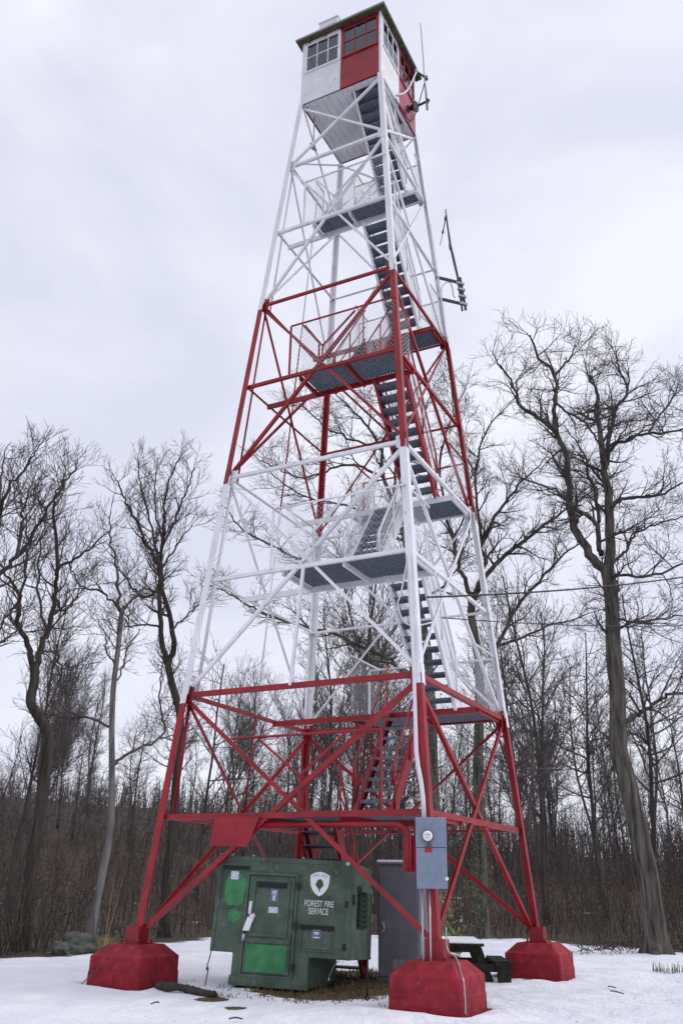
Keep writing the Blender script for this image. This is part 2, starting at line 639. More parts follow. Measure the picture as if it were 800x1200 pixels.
for (a, b, inw) in FACES:
    for k in (0.5, 1, 1.5, 2, 2.5, 3, 3.5, 4):
        s = 0.085 if k <= 1 else 0.065 if k != 3 else .055
        if a in 'RB' and k in (0.5, 1.5, 2.5, 3.5):
            s = 0.055
        brace(a, k, b, k, inw, 0.012 if k != 4 else 0.014, s, band(zz(k)), 'horizontal_strut', end=-0.02)
    for (k0, k1) in ((0, 1), (1, 2), (2, 3), (3, 4), (4, 5)):
        s = (0.08 if k0 == 0 else 0.062 if k0 < 3 else 0.052)
        if a in 'RB':
            s *= 0.85
        m = band((zz(k0) + zz(k1)) / 2)
        k0z = 0.10 if k0 == 0 else zz(k0) + 0.06
        k1z = zz(k1) - 0.06
        brace(a, k0z, b, k1z, inw, 0.030, s, m)
        brace(b, k0z, a, k1z, inw, 0.046, s * 0.9, m)
        # bolt plate at the crossing
        wa, wb = hw(k0z), hw(k1z)
        f = wa / (wa + wb)
        zc = k0z + (k1z - k0z) * f
        # gusset plates where the braces meet the legs
    for k in (1, 2, 3, 4):
        for c in (a, b):
            mb = MB()
            p = lp(c, k) + inw * 0.022
            al = unit(lp(b if c == a else a, k) - lp(c, k))
            up = unit(lp(c, zz(k) + 1) - lp(c, k))
            mb.poly([p + up * .17, p - up * .17, p - up * .12 + al * .17, p + up * .12 + al * .17], inw, 0.008)
            mb.build('gusset_plate', band(zz(k)), tower)

# hanger rods down the middle of the far-left face, one lower hanger in the front face
for (k0, k1) in ((0.5, 1), (1, 2), (2, 3), (3, 4)):
    z0, z1 = zz(k0), zz(k1)
    MB().tube([V(0, hw(z0) - .09, z0 + G0), V(0, hw(z1) - .09, z1 + G0)], 0.018, 6).build('hanger_rod', band((z0 + z1) / 2), tower)
    p0 = V(-hw(z0) + .30, hw(z0) - .02, z0 + G0)
    p1 = V(-hw(z1) + .13, hw(z1) - .02, z1 + G0 - .1)
    MB().tube([p0, p1], 0.022 if k0 > 1 else 0.035, 6).build('hip_rod', band((z0 + z1) / 2), tower)
MB().bar(V(-hw(6.0) + .03, 0.02, ZL[1.5] + G0), V(-hw(3.9) + .03, 0.10, ZL[1] + G0), .05, .05, (1, 0, 0)).build('hanger_rod', WHITE, tower)

# the loose plate hung on the lowest front strut and the bent channel beside the meter
pl = [on_x(252, 957, -hw(1.8) - .02), on_x(304, 957, -hw(1.8) - .02), on_x(290, 993, -hw(1.8) - .02), on_x(246, 991, -hw(1.8) - .02)]
MB().poly(pl, V(-1, 0, 0), 0.012).build('strut_plate', RED, tower)
X_ = -hw(1.8) + .09
pts = [on_x(306, 967, X_), on_x(463, 966, X_), on_x(471, 968, X_), on_x(476, 973, X_), on_x(478, 981, X_), on_x(478, 1022, X_)]
mb = MB()
mb.tube(pts, 0.048, 8)
mb.obox(on_x(472, 980, X_ + .08), V(.012, 0, 0), on_x(487, 980, X_ + .08) - on_x(472, 980, X_ + .08), on_x(472, 1022, X_ + .08) - on_x(472, 980, X_ + .08))
mb.build('bent_channel', RED, tower)

XF, XB = -0.87, 0.76                        # inner edges of the front and back landings


def wire_mesh(mb, o, ex, ez, L_, H_, pitch=0.085, r=0.0028):
    o, ex, ez = map(np.asarray, (o, ex, ez))
    k = -H_
    while k < L_ + H_:
        for sg in (1, -1):
            u0, v0, u1, v1 = (k, 0, k + H_, H_) if sg > 0 else (k, 0, k - H_, H_)
            lo, hi = 0.0, 1.0
            du = u1 - u0
            t0, t1 = sorted(((0 - u0) / du, (L_ - u0) / du))
            lo, hi = max(lo, t0), min(hi, t1)
            if hi - lo > 0.02:
                mb.tube([o + ex * (u0 + du * lo) + ez * H_ * lo, o + ex * (u0 + du * hi) + ez * H_ * hi], r, 3, cap=False)
        k += pitch


def guard(p, q, h, m, ends=(1, 1), mesh=True):   # top rail, end posts and wire mesh between two floor points
    p, q = np.asarray(p, float), np.asarray(q, float)
    d = q - p
    L_ = np.linalg.norm(d)
    up = V(0, 0, 1)
    mb = MB()
    mb.tube([p + up * h, p + up * h + d * .5, q + up * h], .021, 6)
    g = mb.build('guard_rail', m, tower)
    for e_, a in zip(ends, (p, q)):
        if e_:
            mb = MB()
            mb.bar(a + up * .02, a + up * (h - .022), .035, .035, (1, 0, 0))
            mb.build('guard_post', m, g)
    if mesh:
        w = MB()
        wire_mesh(w, p + up * .03, d / L_, up, L_, h - .04, .095, .0024)
        w.build('wire_mesh', GALV, g)
    return g


def landing(k, front):
    z = zz(k) + G0
    w = hw(zz(k))
    m = band(zz(k))
    xo, xi = (-w + .03, XF) if front else (w - .03, XB)
    y0, y1 = -w + .08, 0.48
    # joists: the inner one runs across the whole tower
    j = MB()
    j.bar(V(xi, -w + .02, z - .05), V(xi, w - .02, z - .05), .05, .105)
    j.build('landing_joist', m, tower)
    lo, hi = sorted((xo, xi))
    lo, hi = lo + .06, hi - .03
    ym = (y0 + y1) / 2
    for y in (y0, ym, y1):
        f = MB()
        f.bar(V(lo, y, z - .05), V(hi, y, z - .05), .05, .09)
        f.build('cross_joist', m, tower)
    dk = MB()
    dk.box((lo, y0 + .03, z + .010), (hi, y1 - .03, z + .022))
    y = y0 + .05
    while y < y1 - .06:
        if abs(y + .016 - ym) > .045:
            dk.box((lo + .005, y, z - .010), (hi - .005, y + .040, z + .008))
        y += .068
    dk.build('landing_deck', GRATE, tower)
    h = 1.18
    zf = z + .03
    gm_ = band(zz(k) + .5)                   # the rails carry the colour of the band above
    ze = 1.09 if k == .5 else .70
    guard((xo, -w + .75 if k == .5 else y0, zf), (xo, ze, zf), h, gm_, (k == .5, k != .5), mesh=(k > .5))
    if k > .5:
        guard((lo, y1 - .02, zf), (hi, y1 - .02, zf), h, gm_, (0, front))
        guard((lo, y0 + .02, zf), (hi, y0 + .02, zf), h, gm_, (0, 0), mesh=True)


for k in (0.5, 1.5, 2.5, 3.5):
    landing(k, True)
for k in (1, 2, 3, 4):
    landing(k, False)

# V stays under the handrail of the front landings
for k in (0.5, 1.5, 2.5, 3.5):
    z = zz(k) + G0
    w = hw(zz(k))
    x_ = -w + (.07 if k == .5 else .09)
    g_ = (((.58, 1.18), (-.20, .58)), ((-.98, 1.18), (-.20, .58))) if k == .5 else (((.40, 1.18), (-.02, .56)), ((-.74, 1.20), (-.02, .56)))
    for (a, b) in g_:
        mb = MB()
        mb.bar(V(x_, a[0], z + a[1]), V(x_, b[0], z + b[1]), .034, .034, (1, 0, 0))
        mb.build('handrail_stay', band(zz(k) + .5), tower)
    mb = MB()
    mb.bar(V(x_ + .004, g_[0][1][0], z + .03), V(x_ + .004, g_[0][1][0], z + g_[0][1][1]), .034, .034, (1, 0, 0))
    mb.build('guard_post', band(zz(k) + .5), tower)


def flight(z0, z1, to_front, m, left, n=10, x0=None, x1=None, ya=None, rails=True):
    zm = (z0 + z1) / 2
    yr = -(hw(zm) - (0.40 - 0.012 * zm))     # right edge of the right-hand flight
    wd = 0.70
    ya = (yr + (wd + .10 if left else 0)) if ya is None else ya
    yb = ya + wd
    if to_front:
        a = V(XB - .04 if x0 is None else x0, 0, z0 + G0)
        b = V(XF + .04 if x1 is None else x1, 0, z1 + G0)
    else:
        a, b = V(XF + .04, 0, z0 + G0), V(XB - .04, 0, z1 + G0)
    run = b - a
    root = MB()
    # treads first so that the stair itself is their frame
    st = None
    up = V(0, 0, 1)
    d = unit(run)
    for i, y in enumerate((ya, yb)):
        s = MB()
        o = V(0, y, 0)
        nrm = unit(np.cross(V(0, 1, 0), d))
        if nrm[2] < 0:
            nrm = -nrm
        t = .012 if i == 0 else -.012
        s.bar(a + o + up * 0.02, b + o + up * 0.0, .012, .20, nrm)
        for sg in (-1, 1):
            s.bar(a + o + nrm * sg * .100 + V(0, t * 2, 0), b + o + nrm * sg * .100 + V(0, t * 2, 0), .05, .010, nrm)
        if st is None:
            st = thing_part('stair_flight', tower)
        s.build('stringer', m, st)
    for i in range(n):
        f = (i + .75) / (n + .5)
        c = a + run * f
        tr = MB()
        hx = .125
        tr.box((c[0] - hx, ya + .02, c[2] - .012), (c[0] + hx, yb - .02, c[2] + .004))
        sx = -1 if to_front else 1
        tr.box((min(c[0] - sx * hx, c[0] - sx * (hx - .012)), ya + .02, c[2] - .050), (max(c[0] - sx * hx, c[0] - sx * (hx - .012)), yb - .02, c[2] - .014))
        tr.build('tread', GRATE, st)
    # handrails on both sides with a curled lower end
    for y in (ya - .02, yb + .02):
        h = MB()
        o = V(0, y, 0)
        h.tube([a + o + up * .55 + run * .0, a + o + up * .86 + run * .03, b + o + up * .92], .021, 6)
        h.tube([a + o + up * .45 + run * .05, b + o + up * .45], .014, 6)
        for f in (0.06, 0.5, 0.94):
            c = a + run * f + o
            h.tube([c + up * .02, c + up * .88], .018, 6)
        hr = h.build('handrail', m, st)
        if not rails:
            continue
        w = MB()
        L_ = np.linalg.norm(run) * .92
        wire_mesh(w, a + run * .05 + o + up * .08, d, up, L_, .78, .095, .0024)
        w.build('wire_mesh', GALV, hr)


def thing_part(name, parent):               # an Empty that stands for one compound part
    o = bpy.data.objects.new(name, None)
    col.objects.link(o)
    o.parent = parent
    ORG[o.name] = ORG.get(parent.name, np.zeros(3))
    return o


flight(-0.60, ZL[0.5], True, RED, False, n=11, x0=.35, ya=-.12, rails=False)
flight(ZL[0.5], ZL[1], False, RED, True, rails=False)
flight(ZL[1], ZL[1.5], True, WHITE, False)
flight(ZL[1.5], ZL[2], False, WHITE, True)
flight(ZL[2], ZL[2.5], True, RED, False)
flight(ZL[2.5], ZL[3], False, RED, True)
flight(ZL[3], ZL[3.5], True, WHITE, False)
flight(ZL[3.5], ZL[4], False, WHITE, True)
flight(ZL[4], ZL[5] + .02, True, WHITE, False)

# ------------------------------------------------------------------ cab
C = 1.085                                    # half width of the cab
ZC = Z5 + G0
HC = 2.10
HX0, HX1, HY0, HY1 = -0.86, 0.55, -0.98, -0.20  # stair opening in the floor
fl = MB()
yy = -C
nb = 12
edges = np.linspace(-C + .02, C - .02, nb + 1)
for sx0, sx1 in ((-C + .02, -.012), (.012, C - .02)):
    for i in range(nb):
        x0, x1 = sx0, sx1
        a, b = edges[i] + .004, edges[i + 1] - .004
        if b > HY0 and a < HY1:              # boards cut round the opening
            for (q0, q1) in ((x0, min(x1, HX0)), (max(x0, HX1), x1)):
                if q1 - q0 > .03:
                    fl.box((q0, a, ZC), (q1, b, ZC + .05))
        else:
            fl.box((x0, a, ZC), (x1, b, ZC + .05))
fl.build('cab_floor', WHITE, tower)
for (lo, hi) in (((HX0 - .05, HY0 - .05, ZC - .09), (HX1 + .05, HY0 - .002, ZC + .06)), ((HX0 - .05, HY1 + .002, ZC - .09), (HX1 + .05, HY1 + .05, ZC + .06)),
                 ((-.02, -C + .03, ZC - .02), (.02, HY0 - .06, ZC - .002)), ((-.02, HY1 + .06, ZC - .02), (.02, C - .03, ZC - .002))):
    tr = MB()
    tr.box(lo, hi)
    tr.build('floor_batten', WHITE, tower)

CF = [(V(-C, C, 0), V(0, -1, 0), V(-1, 0, 0)), (V(-C, -C, 0), V(1, 0, 0), V(0, -1, 0)),
      (V(C, -C, 0), V(0, 1, 0), V(1, 0, 0)), (V(C, C, 0), V(-1, 0, 0), V(0, 1, 0))]
SILL, HEAD = 1.02, 1.98
for (o, eu, out) in CF:
    o = o + V(0, 0, ZC)
    W = 2 * C
    for half in (0, 1):
        m = WHITE if half == 0 else RED
        u0, u1 = (0.05, W / 2 - .004) if half == 0 else (W / 2 + .004, W - .05)

        def slab(mb, a, b, z0, z1, d0, d1):
            mb.obox(o + eu * a + out * d0 + V(0, 0, z0), eu * (b - a), out * (d1 - d0), V(0, 0, z1 - z0))
        mb = MB()
        wa, wb = u0 + .06, u1 - .05
        slab(mb, u0, u1, 0.0, SILL, -.045, 0)
        slab(mb, u0, u1, HEAD, HC - .02, -.045, 0)
        slab(mb, u0, wa, SILL, HEAD, -.045, 0)
        slab(mb, wb, u1, SILL, HEAD, -.045, 0)
        li = MB()
        for (q0, q1, y0_, y1_) in ((u0 + .02, u1 - .02, .06, SILL - .02), (u0 + .02, u1 - .02, HEAD + .012, HC - .06)):
            slab(li, q0, q1, y0_, y1_, -.056, -.047)
            li.build('wall_lining', CEIL, tower)
            li = MB()
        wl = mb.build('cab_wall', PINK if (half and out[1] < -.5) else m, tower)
        fr = MB()
        slab(fr, wa - .02, wb + .02, SILL - .035, SILL + .012, -.02, .035)     # sill
        for (a, b, z0, z1) in ((wa, wa + .03, SILL + .012, HEAD), (wb - .03, wb, SILL + .012, HEAD), (wa + .03, wb - .03, HEAD - .03, HEAD)):
            slab(fr, a, b, z0, z1, -.03, .012)
        for j in (1, 2):
            c = wa + (wb - wa) * j / 3
            slab(fr, c - .011, c + .011, SILL + .012, HEAD - .03, -.02, .006)
        zc = SILL + (HEAD - SILL) * .52
        slab(fr, wa + .03, wb - .03, zc - .011, zc + .011, -.021, .0075)
        wn = fr.build('window', m, tower)
        gl = MB()
        slab(gl, wa + .031, wb - .031, SILL + .013, HEAD - .031, -.013, -.008)
        gl.build('pane', GLASS, wn)
    cp = MB()
    cp.box((o[0] - .052 if o[0] > 0 else o[0] - .004, o[1] - .052 if o[1] > 0 else o[1] - .004, ZC + .001),
           (o[0] + .004 if o[0] > 0 else o[0] + .052, o[1] + .004 if o[1] > 0 else o[1] + .052, ZC + HC - .021))
    cp.build('corner_post', WHITE, tower)

EV = C + 0.15
ZR = ZC + HC - .02
cl = MB()
cl.box((-C + .06, -C + .06, ZR - .03), (C - .06, C - .06, ZR - .002))
cl.build('cab_ceiling', CEIL, tower)
rf = MB()
rf.cur = 1
rf.hexa([(-EV + .02, -EV + .02, ZR), (EV - .02, -EV + .02, ZR), (EV - .02, EV - .02, ZR), (-EV + .02, EV - .02, ZR),
         (-EV + .02, -EV + .02, ZR + .035), (EV - .02, -EV + .02, ZR + .035), (EV - .02, EV - .02, ZR + .035), (-EV + .02, EV - .02, ZR + .035)])
rf.cur = 0
rf.hexa([(-EV, -EV, ZR + .037), (EV, -EV, ZR + .037), (EV, EV, ZR + .037), (-EV, EV, ZR + .037),
         (-EV, -EV, ZR + .085), (EV, -EV, ZR + .085), (EV, EV, ZR + .085), (-EV, EV, ZR + .085)])
z0 = ZR + .087
rf.add([(-EV + .01, -EV + .01, z0), (EV - .01, -EV + .01, z0), (EV - .01, EV - .01, z0), (-EV + .01, EV - .01, z0), (0, 0, z0 + .30)],
       [(0, 1, 4), (1, 2, 4), (2, 3, 4), (3, 0, 4), (3, 2, 1, 0)])
# rafter ends under the eave
rf.cur = 1
for s in (-1, 1):
    for q in np.linspace(-C + .2, C - .2, 5):
        rf.box((min(s * (C + .012), s * (EV - .04)), q - .02, ZR - .06), (max(s * (C + .012), s * (EV - .04)), q + .02, ZR - .002))
        rf.box((q - .02, min(s * (C + .012), s * (EV - .04)), ZR - .06), (q + .02, max(s * (C + .012), s * (EV - .04)), ZR - .002))
roof = rf.build('roof', [ROOFM, SOFFIT], tower)
ch = MB()
ch.box((-.90, .21, z0 + .02), (-.46, .74, 21.33 + G0))
ch.box((-.92, .19, 21.332 + G0), (-.44, .76, 21.37 + G0))
ch.build('roof_vent', WHITE, roof)

# ------------------------------------------------------------------ footings
FTX = [('N', 'red painted concrete footing under the nearest leg, a cable running down its corner'),
       ('L', 'red painted concrete footing under the left leg, beside the dark log'),
       ('R', 'red painted concrete footing under the right leg, behind the picnic table'),
       ('B', 'red painted concrete footing under the far leg, behind the green shelter')]
for leg, lab in FTX:
    sx, sy = SG[leg]
    c = V(sx * 2.512, sy * 2.512, 0)
    t = thing('concrete_footing', c, lab, 'footing', 'footings of the lookout tower')
    mb = MB()
    s, z1, z2, s2, ch_ = 0.49, 0.39, 0.555, 0.31, 0.022

    def ring(s, z, ch_):
        return [c + V(x, y, z) for x, y in ((-s + ch_, -s), (s - ch_, -s), (s, -s + ch_), (s, s - ch_), (s - ch_, s), (-s + ch_, s), (-s, s - ch_), (-s, -s + ch_))]
    rings = [ring(s + .012, -.15, ch_), ring(s + .008, .17, ch_), ring(s, .185, ch_), ring(s, z1, ch_), ring(s - .03, z1 + .025, ch_), ring(s2, z2, ch_ * .6)]
    vs = [q for r_ in rings for q in r_]
    fs = [(i * 8 + k, i * 8 + (k + 1) % 8, (i + 1) * 8 + (k + 1) % 8, (i + 1) * 8 + k) for i in range(len(rings) - 1) for k in range(8)]
    fs.append(tuple(range((len(rings) - 1) * 8, len(rings) * 8)))
    mb.add(vs, fs)
    mb.build('block', FOOT, t, bevel=0.006)
    st = MB()
    st.box(tuple(c + V(-.19, -.19, z2 - .01)), tuple(c + V(.19, .19, z2 + .018)))
    e = .125
    for (a, b) in (((-e, -e), (e, -e + .02)), ((-e, e - .02), (e, e)), ((-e, -e + .021), (-e + .02, e - .021)), ((e - .02, -e + .021), (e, e - .021))):
        st.box(tuple(c + V(a[0], a[1], z2 + .019)), tuple(c + V(b[0], b[1], z2 + .25)))
    for bx in (-.155, .155):
        for by in (-.155, .155):
            st.tube([c + V(bx, by, z2 + .018), c + V(bx, by, z2 + .07)], .018, 6)
    st.build('base_shoe', RED, t)

# ------------------------------------------------------------------ meter box, conduit, cables
az = math.radians(200)
nx = V(math.cos(az), math.sin(az), 0)
rx = V(-math.sin(az), math.cos(az), 0)       # viewer's right when facing the front
rx = rx if np.dot(rx, RGT) > 0 else -rx
p_top = at(504.3, 958, polar(-2.78, -2.55)[0])
p_bot = at(504.3, 1042, polar(-2.78, -2.55)[0])
hM = p_top[2] - p_bot[2]
bM = V(p_top[0], p_top[1], p_bot[2])
wM = 0.42
mt = thing('electric_meter_box', bM, 'tall blue grey electric meter box fixed to the near tower leg', 'meter box')
mb = MB()
mb.obox(bM - rx * wM / 2 + V(0, 0, hM * .575), rx * wM, -nx * .17, V(0, 0, hM * .425))
mb.obox(bM - rx * (wM / 2 - .004), rx * (wM - .008), -nx * .165, V(0, 0, hM * .568))
mb.build('enclosure', METER, mt, bevel=0.008)
cM = bM + V(0, 0, hM * .73) - rx * .045
mb = MB()
mb.tube([cM - nx * .005, cM + nx * .05], .078, 24)
rim = mb.build('meter_socket', DARKSTEEL, mt)
mb = MB()
mb.tube([cM + nx * .051, cM + nx * .085, cM + nx * .10], [.068, .066, .05], 24)
mb.build('meter_face', DECAL_W, rim)
mb = MB()
q = cM + nx * .1005
for k in range(3):
    mb.obox(q + rx * (-.035 + k * .026) + V(0, 0, .004), rx * .018, nx * .003, V(0, 0, .018))
mb.obox(q + rx * -.03 + V(0, 0, -.03), rx * .06, nx * .003, V(0, 0, .010))
mb.build('dial', DECAL_GR, rim)
mb = MB()
mb.obox(bM + V(0, 0, hM * .50) - rx * .09, rx * .10, nx * .004, V(0, 0, .055))
mb.build('warning_sticker', DECAL_R, mt)
mb = MB()
mb.obox(bM + V(0, 0, hM * .555) - rx * .055, rx * .05, nx * .03, V(0, 0, .06))
mb.build('latch', DARKSTEEL, mt)
mb = MB()
mb.tube([bM + V(0, 0, hM * .14) + rx * (wM / 2 - .01) + nx * .0, bM + V(0, 0, hM * .14) + rx * (wM / 2 - .01) + nx * .03], .025, 10)
mb.build('hinge_cap', DECAL_W, mt)
mb = MB()
for dx in (-.14, -.04):
    mb.tube([bM + rx * dx - nx * .08, bM + rx * dx - nx * .08 - V(0, 0, bM[2] - .01)], .013, 6)
mb.build('riser_pipe', ALU, mt)

dN = polar(-2.6, -2.6)[0]
cpts = []
for (px, py) in ((497, 962), (495.5, 935), (493, 915), (489.5, 897), (487.5, 880), (486.5, 840), (485, 790), (483, 745), (481, 700), (479.5, 668), (478.3, 650)):
    # distance follows the leaning near leg
    zf = (1120 - py) / (1120 - 515) * (ZL[2])
    w = hw(zf * .98)
    cpts.append(at(px, py, polar(-w - .10, -w - .02)[0]))
ct = MB()
ct.tube(cpts, [.034, .034, .034, .034, .034, .031, .030, .029, .028, .027, .027], 10)
tag(ct.build('conduit_pipe', CONDUIT, origin=cpts[0], smooth=True), 'pale conduit pipe rising from the meter box up the near leg', 'pipe')
# service loop and the two overhead wires
nz_ = cpts[-1]
loop = [nz_, at(474, 690, 13.9) if False else at(470, 694, polar(*nz_[:2])[0]), at(466, 708, polar(*nz_[:2])[0] + .05), at(472, 727, polar(*nz_[:2])[0] + .1),
        at(484, 733, polar(*nz_[:2])[0] + .2), at(504, 730, polar(*nz_[:2])[0] + .35), at(516, 724, polar(*nz_[:2])[0] + .6)]


def smooth_path(pts, n=6):
    pts = [np.asarray(p, float) for p in pts]
    out = []
    P = [2 * pts[0] - pts[1]] + pts + [2 * pts[-1] - pts[-2]]
    for i in range(1, len(P) - 2):
        for k in range(n):
            t = k / n
            out.append(0.5 * ((2 * P[i]) + (-P[i - 1] + P[i + 1]) * t + (2 * P[i - 1] - 5 * P[i] + 4 * P[i + 1] - P[i + 2]) * t * t + (-P[i - 1] + 3 * P[i] - 3 * P[i + 1] + P[i + 2]) * t ** 3))
    out.append(pts[-1])
    return out


mb = MB()
mb.tube(smooth_path(loop), .014, 6)
tag(mb.build('service_cable', CONDUIT, origin=loop[0], smooth=True), 'grey cable looping from the conduit top to the stair side', 'cable')


def wire(a, b, sag, r, n=24):
    return [a + (b - a) * i / n - V(0, 0, sag * 4 * (i / n) * (1 - i / n)) for i in range(n + 1)]


wa = at(500, 700, 14.4)
wb = loop[-1]
e1, e2 = at(960, 640, 33), at(960, 716, 31)
mb = MB()
mb.tube(wire(wa, e1, .35, .013), .018, 5)
tag(mb.build('overhead_wire', WIRE, origin=wa), 'upper dark wire running from the tower across the trees on the right', 'wire', 'wires to the tower')
mb = MB()
mb.tube(wire(wb, e2, .3, .01), .010, 5)
tag(mb.build('overhead_wire', WIRE, origin=wb), 'lower thinner wire running from the cable loop towards the right', 'wire', 'wires to the tower')

# ground cable down the near footing
c = V(-2.512, -2.512, 0)
gp = [c + V(-.02, -.14, .95), c + V(-.05, -.16, .70), c + V(-.10, -.30, .60), c + V(-.33, -.44, .45), c + V(-.43, -.507, .36), c + V(-.42, -.515, .16), c + V(-.44, -.52, .0)]
mb = MB()
mb.tube(smooth_path(gp), .010, 6)
tag(mb.build('ground_cable', ALU, origin=c, smooth=True), 'grey ground cable draped over the near red footing', 'cable')

# ------------------------------------------------------------------ green shelter
SO = V(-2.121, 0.205, -0.567 + G0)
yaw, rol, pit = 0.251, 0.032, 0.057
bk = V(math.cos(yaw), math.sin(yaw), 0)
rg = V(math.sin(yaw), -math.cos(yaw), 0)
up = V(0, 0, 1)
rg, up = math.cos(rol) * rg - math.sin(rol) * up, math.sin(rol) * rg + math.cos(rol) * up
bk, up = math.cos(pit) * bk - math.sin(pit) * up, math.sin(pit) * bk + math.cos(pit) * up
W2, SH, ST, SLX, SRX, SD = 1.057, 1.762, 0.416, -0.702, 0.484, 1.95


def sl(px, py, off=0.0):                     # a point of the photograph on the shelter's front, as (right, up)
    d = ray(px, py)
    t = np.dot(SO - CAM, bk) / np.dot(d, bk)
    q = CAM + d * t - SO
    return np.dot(q, rg), np.dot(q, up)


def S(a, b, c_):                             # right, depth behind the front, up
    return SO + rg * a + bk * b + up * c_


sh = thing('equipment_shelter', SO, 'tilted olive green metal equipment shelter with a white shield on its front', 'shelter')


def sbox(mb, a0, a1, b0, b1, c0, c1):
    return mb.obox(S(a0, b0, c0), rg * (a1 - a0), bk * (b1 - b0), up * (c1 - c0))


mb = MB()
prof = [(-W2, ST), (SLX, ST), (SLX, 0.0), (SRX, 0.0), (SRX, ST), (W2, ST), (W2, SH), (-W2, SH)]
vs = [S(a, 0, c_) for a, c_ in prof] + [S(a, SD, c_) for a, c_ in prof]
n = len(prof)
fs = [(i, n + i, n + (i + 1) % n, (i + 1) % n) for i in range(n)]
fs += [(0, 1, 4, 5, 6, 7), (1, 2, 3, 4)]
fs += [tuple(n + k for k in (7, 6, 5, 4, 1, 0)), tuple(n + k for k in (4, 3, 2, 1))]
mb.add(vs, fs)
mb.build('body', GREEN, sh, bevel=0.018)
mb = MB()
for a0, a1, c0, c1 in ((-W2 - .006, W2 + .006, SH - .055, SH + .012), (-W2 - .004, -W2 + .045, ST + .0, SH - .06), (W2 - .045, W2 + .004, ST + .0, SH - .06)):
    sbox(mb, a0, a1, -.014, .05, c0, c1)
sbox(mb, W2 - .05, W2 + .006, .052, SD, SH - .055, SH + .012)
sbox(mb, SLX - .012, SRX + .012, -.03, .10, -.015, .115)
sbox(mb, W2 - .02, W2 + .005, .052, SD, ST - .004, ST + .04)
mb.build('edge_trim', GREEN, sh, bevel=0.006)
mb = MB()
for a in (-W2 + .02, -W2 + .2, -W2 + .55, .30, W2 - .05):
    p = S(a, .0, SH + .012)
    mb = MB()
    mb.tube([p, p + up * .03], .018, 8)
    mb.build('lifting_bolt', ALU, sh)
for a_, r_ in ((W2 - .045, .03), (-W2 + .03, .024)):
    p = S(a_, -.015, SH - .03)
    mb = MB()
    mb.tube([p, p - bk * .02], r_, 10)
    mb.build('lifting_bolt', ALU, sh)


def quad_px(mb, x0, y0, x1, y1, off, depth):   # a plate covering a photographed rectangle of the front
    a0, c1 = sl(x0, y0)
    a1, c0 = sl(x1, y1)
    return sbox(mb, a0, a1, -off - depth, -off, c0, c1)


# left vent hatch
a0, c1 = sl(262, 1014)
a1, c0 = sl(287, 1064)
mb = MB()
for (p0, p1, q0, q1) in ((a0, a1, c1 - .0, c1 + .03), (a0, a1, c0 - .02, c0), (a0 - .02, a0, c0 - .02, c1 + .03), (a1, a1 + .02, c0 - .02, c1 + .03)):
    sbox(mb, p0, p1, -.022, .004, q0, q1)
vh = mb.build('vent_hatch', GREEN, sh)
mb = MB()
sbox(mb, a0 + .01, a1 + .015, -.035, -.023, c1 - .055, c1 - .004)
mb.build('vent_slot', BLACK, vh)
mb = MB()
an = np.linspace(0, 2 * PI, 64)[:-1]
cx, cz, rxx, rzz = (a0 + a1) / 2 + .03, c0 + .25, .17, .235
rr = np.array([1 + .16 * mnoise.noise((math.cos(t) * 1.6, math.sin(t) * 1.6, 2)) for t in an]) + RNG.uniform(-.05, .05, len(an))
mb.poly([S(cx + rxx * r_ * math.copysign(abs(math.cos(t)) ** .7, math.cos(t)), -.004, cz + rzz * r_ * math.copysign(abs(math.sin(t)) ** .7, math.sin(t))) for t, r_ in zip(an, rr)], -bk, .003)
rr = np.array([1 + .3 * mnoise.noise((math.cos(t) * 1.6, math.sin(t) * 1.6, 5)) for t in an]) + RNG.uniform(-.09, .09, len(an))
mb.poly([S(cx + .015 + .11 * r_ * math.cos(t), -.004, c0 - .125 + .10 * r_ * math.sin(t)) for t, r_ in zip(an, rr)], -bk, .003)
mb.build('green_touch_up', GREEN_B, vh)
mb = MB()
aa, cc = sl(275.5, 1026)
sbox(mb, aa - .065, aa + .06, -.0075, -.003, cc - .06, cc + .06)
mb.build('sticker', DECAL_P, vh)
mb = MB()
for dz in (.12, .35):
    sbox(mb, a1 + .022, a1 + .05, -.03, .0, c0 + dz, c0 + dz + .07)
mb.build('vent_hinge', GREEN_D, vh)

# door
d0, dt = sl(291, 1022)
d1, _ = sl(351, 1025)
_, db = sl(310, 1147)
d0 += .0
mb = MB()
for (p0, p1, q0, q1) in ((d0, d0 + .04, db, dt), (d1 - .04, d1, db, dt), (d0 + .041, d1 - .041, dt - .04, dt), (d0 + .041, d1 - .041, db, db + .04)):
    sbox(mb, p0, p1, -.035, .004, q0, q1)
door = mb.build('door_frame', GREEN, sh, bevel=0.005)
mb = MB()
sbox(mb, d0 + .055, d1 - .055, -.026, .003, db + .055, dt - .055)
leafd = mb.build('door', GREEN, sh, bevel=0.006)
pm = (d0 + d1) / 2
mz = db + (dt - db) * .41
mb = MB()
for (p0, p1, q0, q1) in ((d0 + .12, d0 + .16, mz, dt - .09), (d1 - .16, d1 - .12, mz, dt - .09), (d0 + .161, d1 - .161, dt - .13, dt - .09), (d0 + .121, d1 - .121, mz - .04, mz - .002)):
    sbox(mb, p0, p1, -.05, -.024, q0, q1)
sbox(mb, d0 + .065, d1 - .065, -.045, -.024, mz - .13, mz - .07)
mb.build('door_panel_rim', GREEN, leafd, bevel=0.004)
mb = MB()
sbox(mb, d0 + .185, d1 - .185, -.058, -.028, dt - .21, dt - .15)
mb.build('door_slot', BLACK, leafd)
mb = MB()
g0_, g1_ = sl(303, 1109)
h0_, h1_ = sl(335, 1143)
sbox(mb, d0 + .10, d1 - .11, -.030, -.0265, db + .08, mz - .15)
mb.build('green_touch_up', GREEN_B, leafd)
mb = MB()
aa, cc = sl(322, 1049)
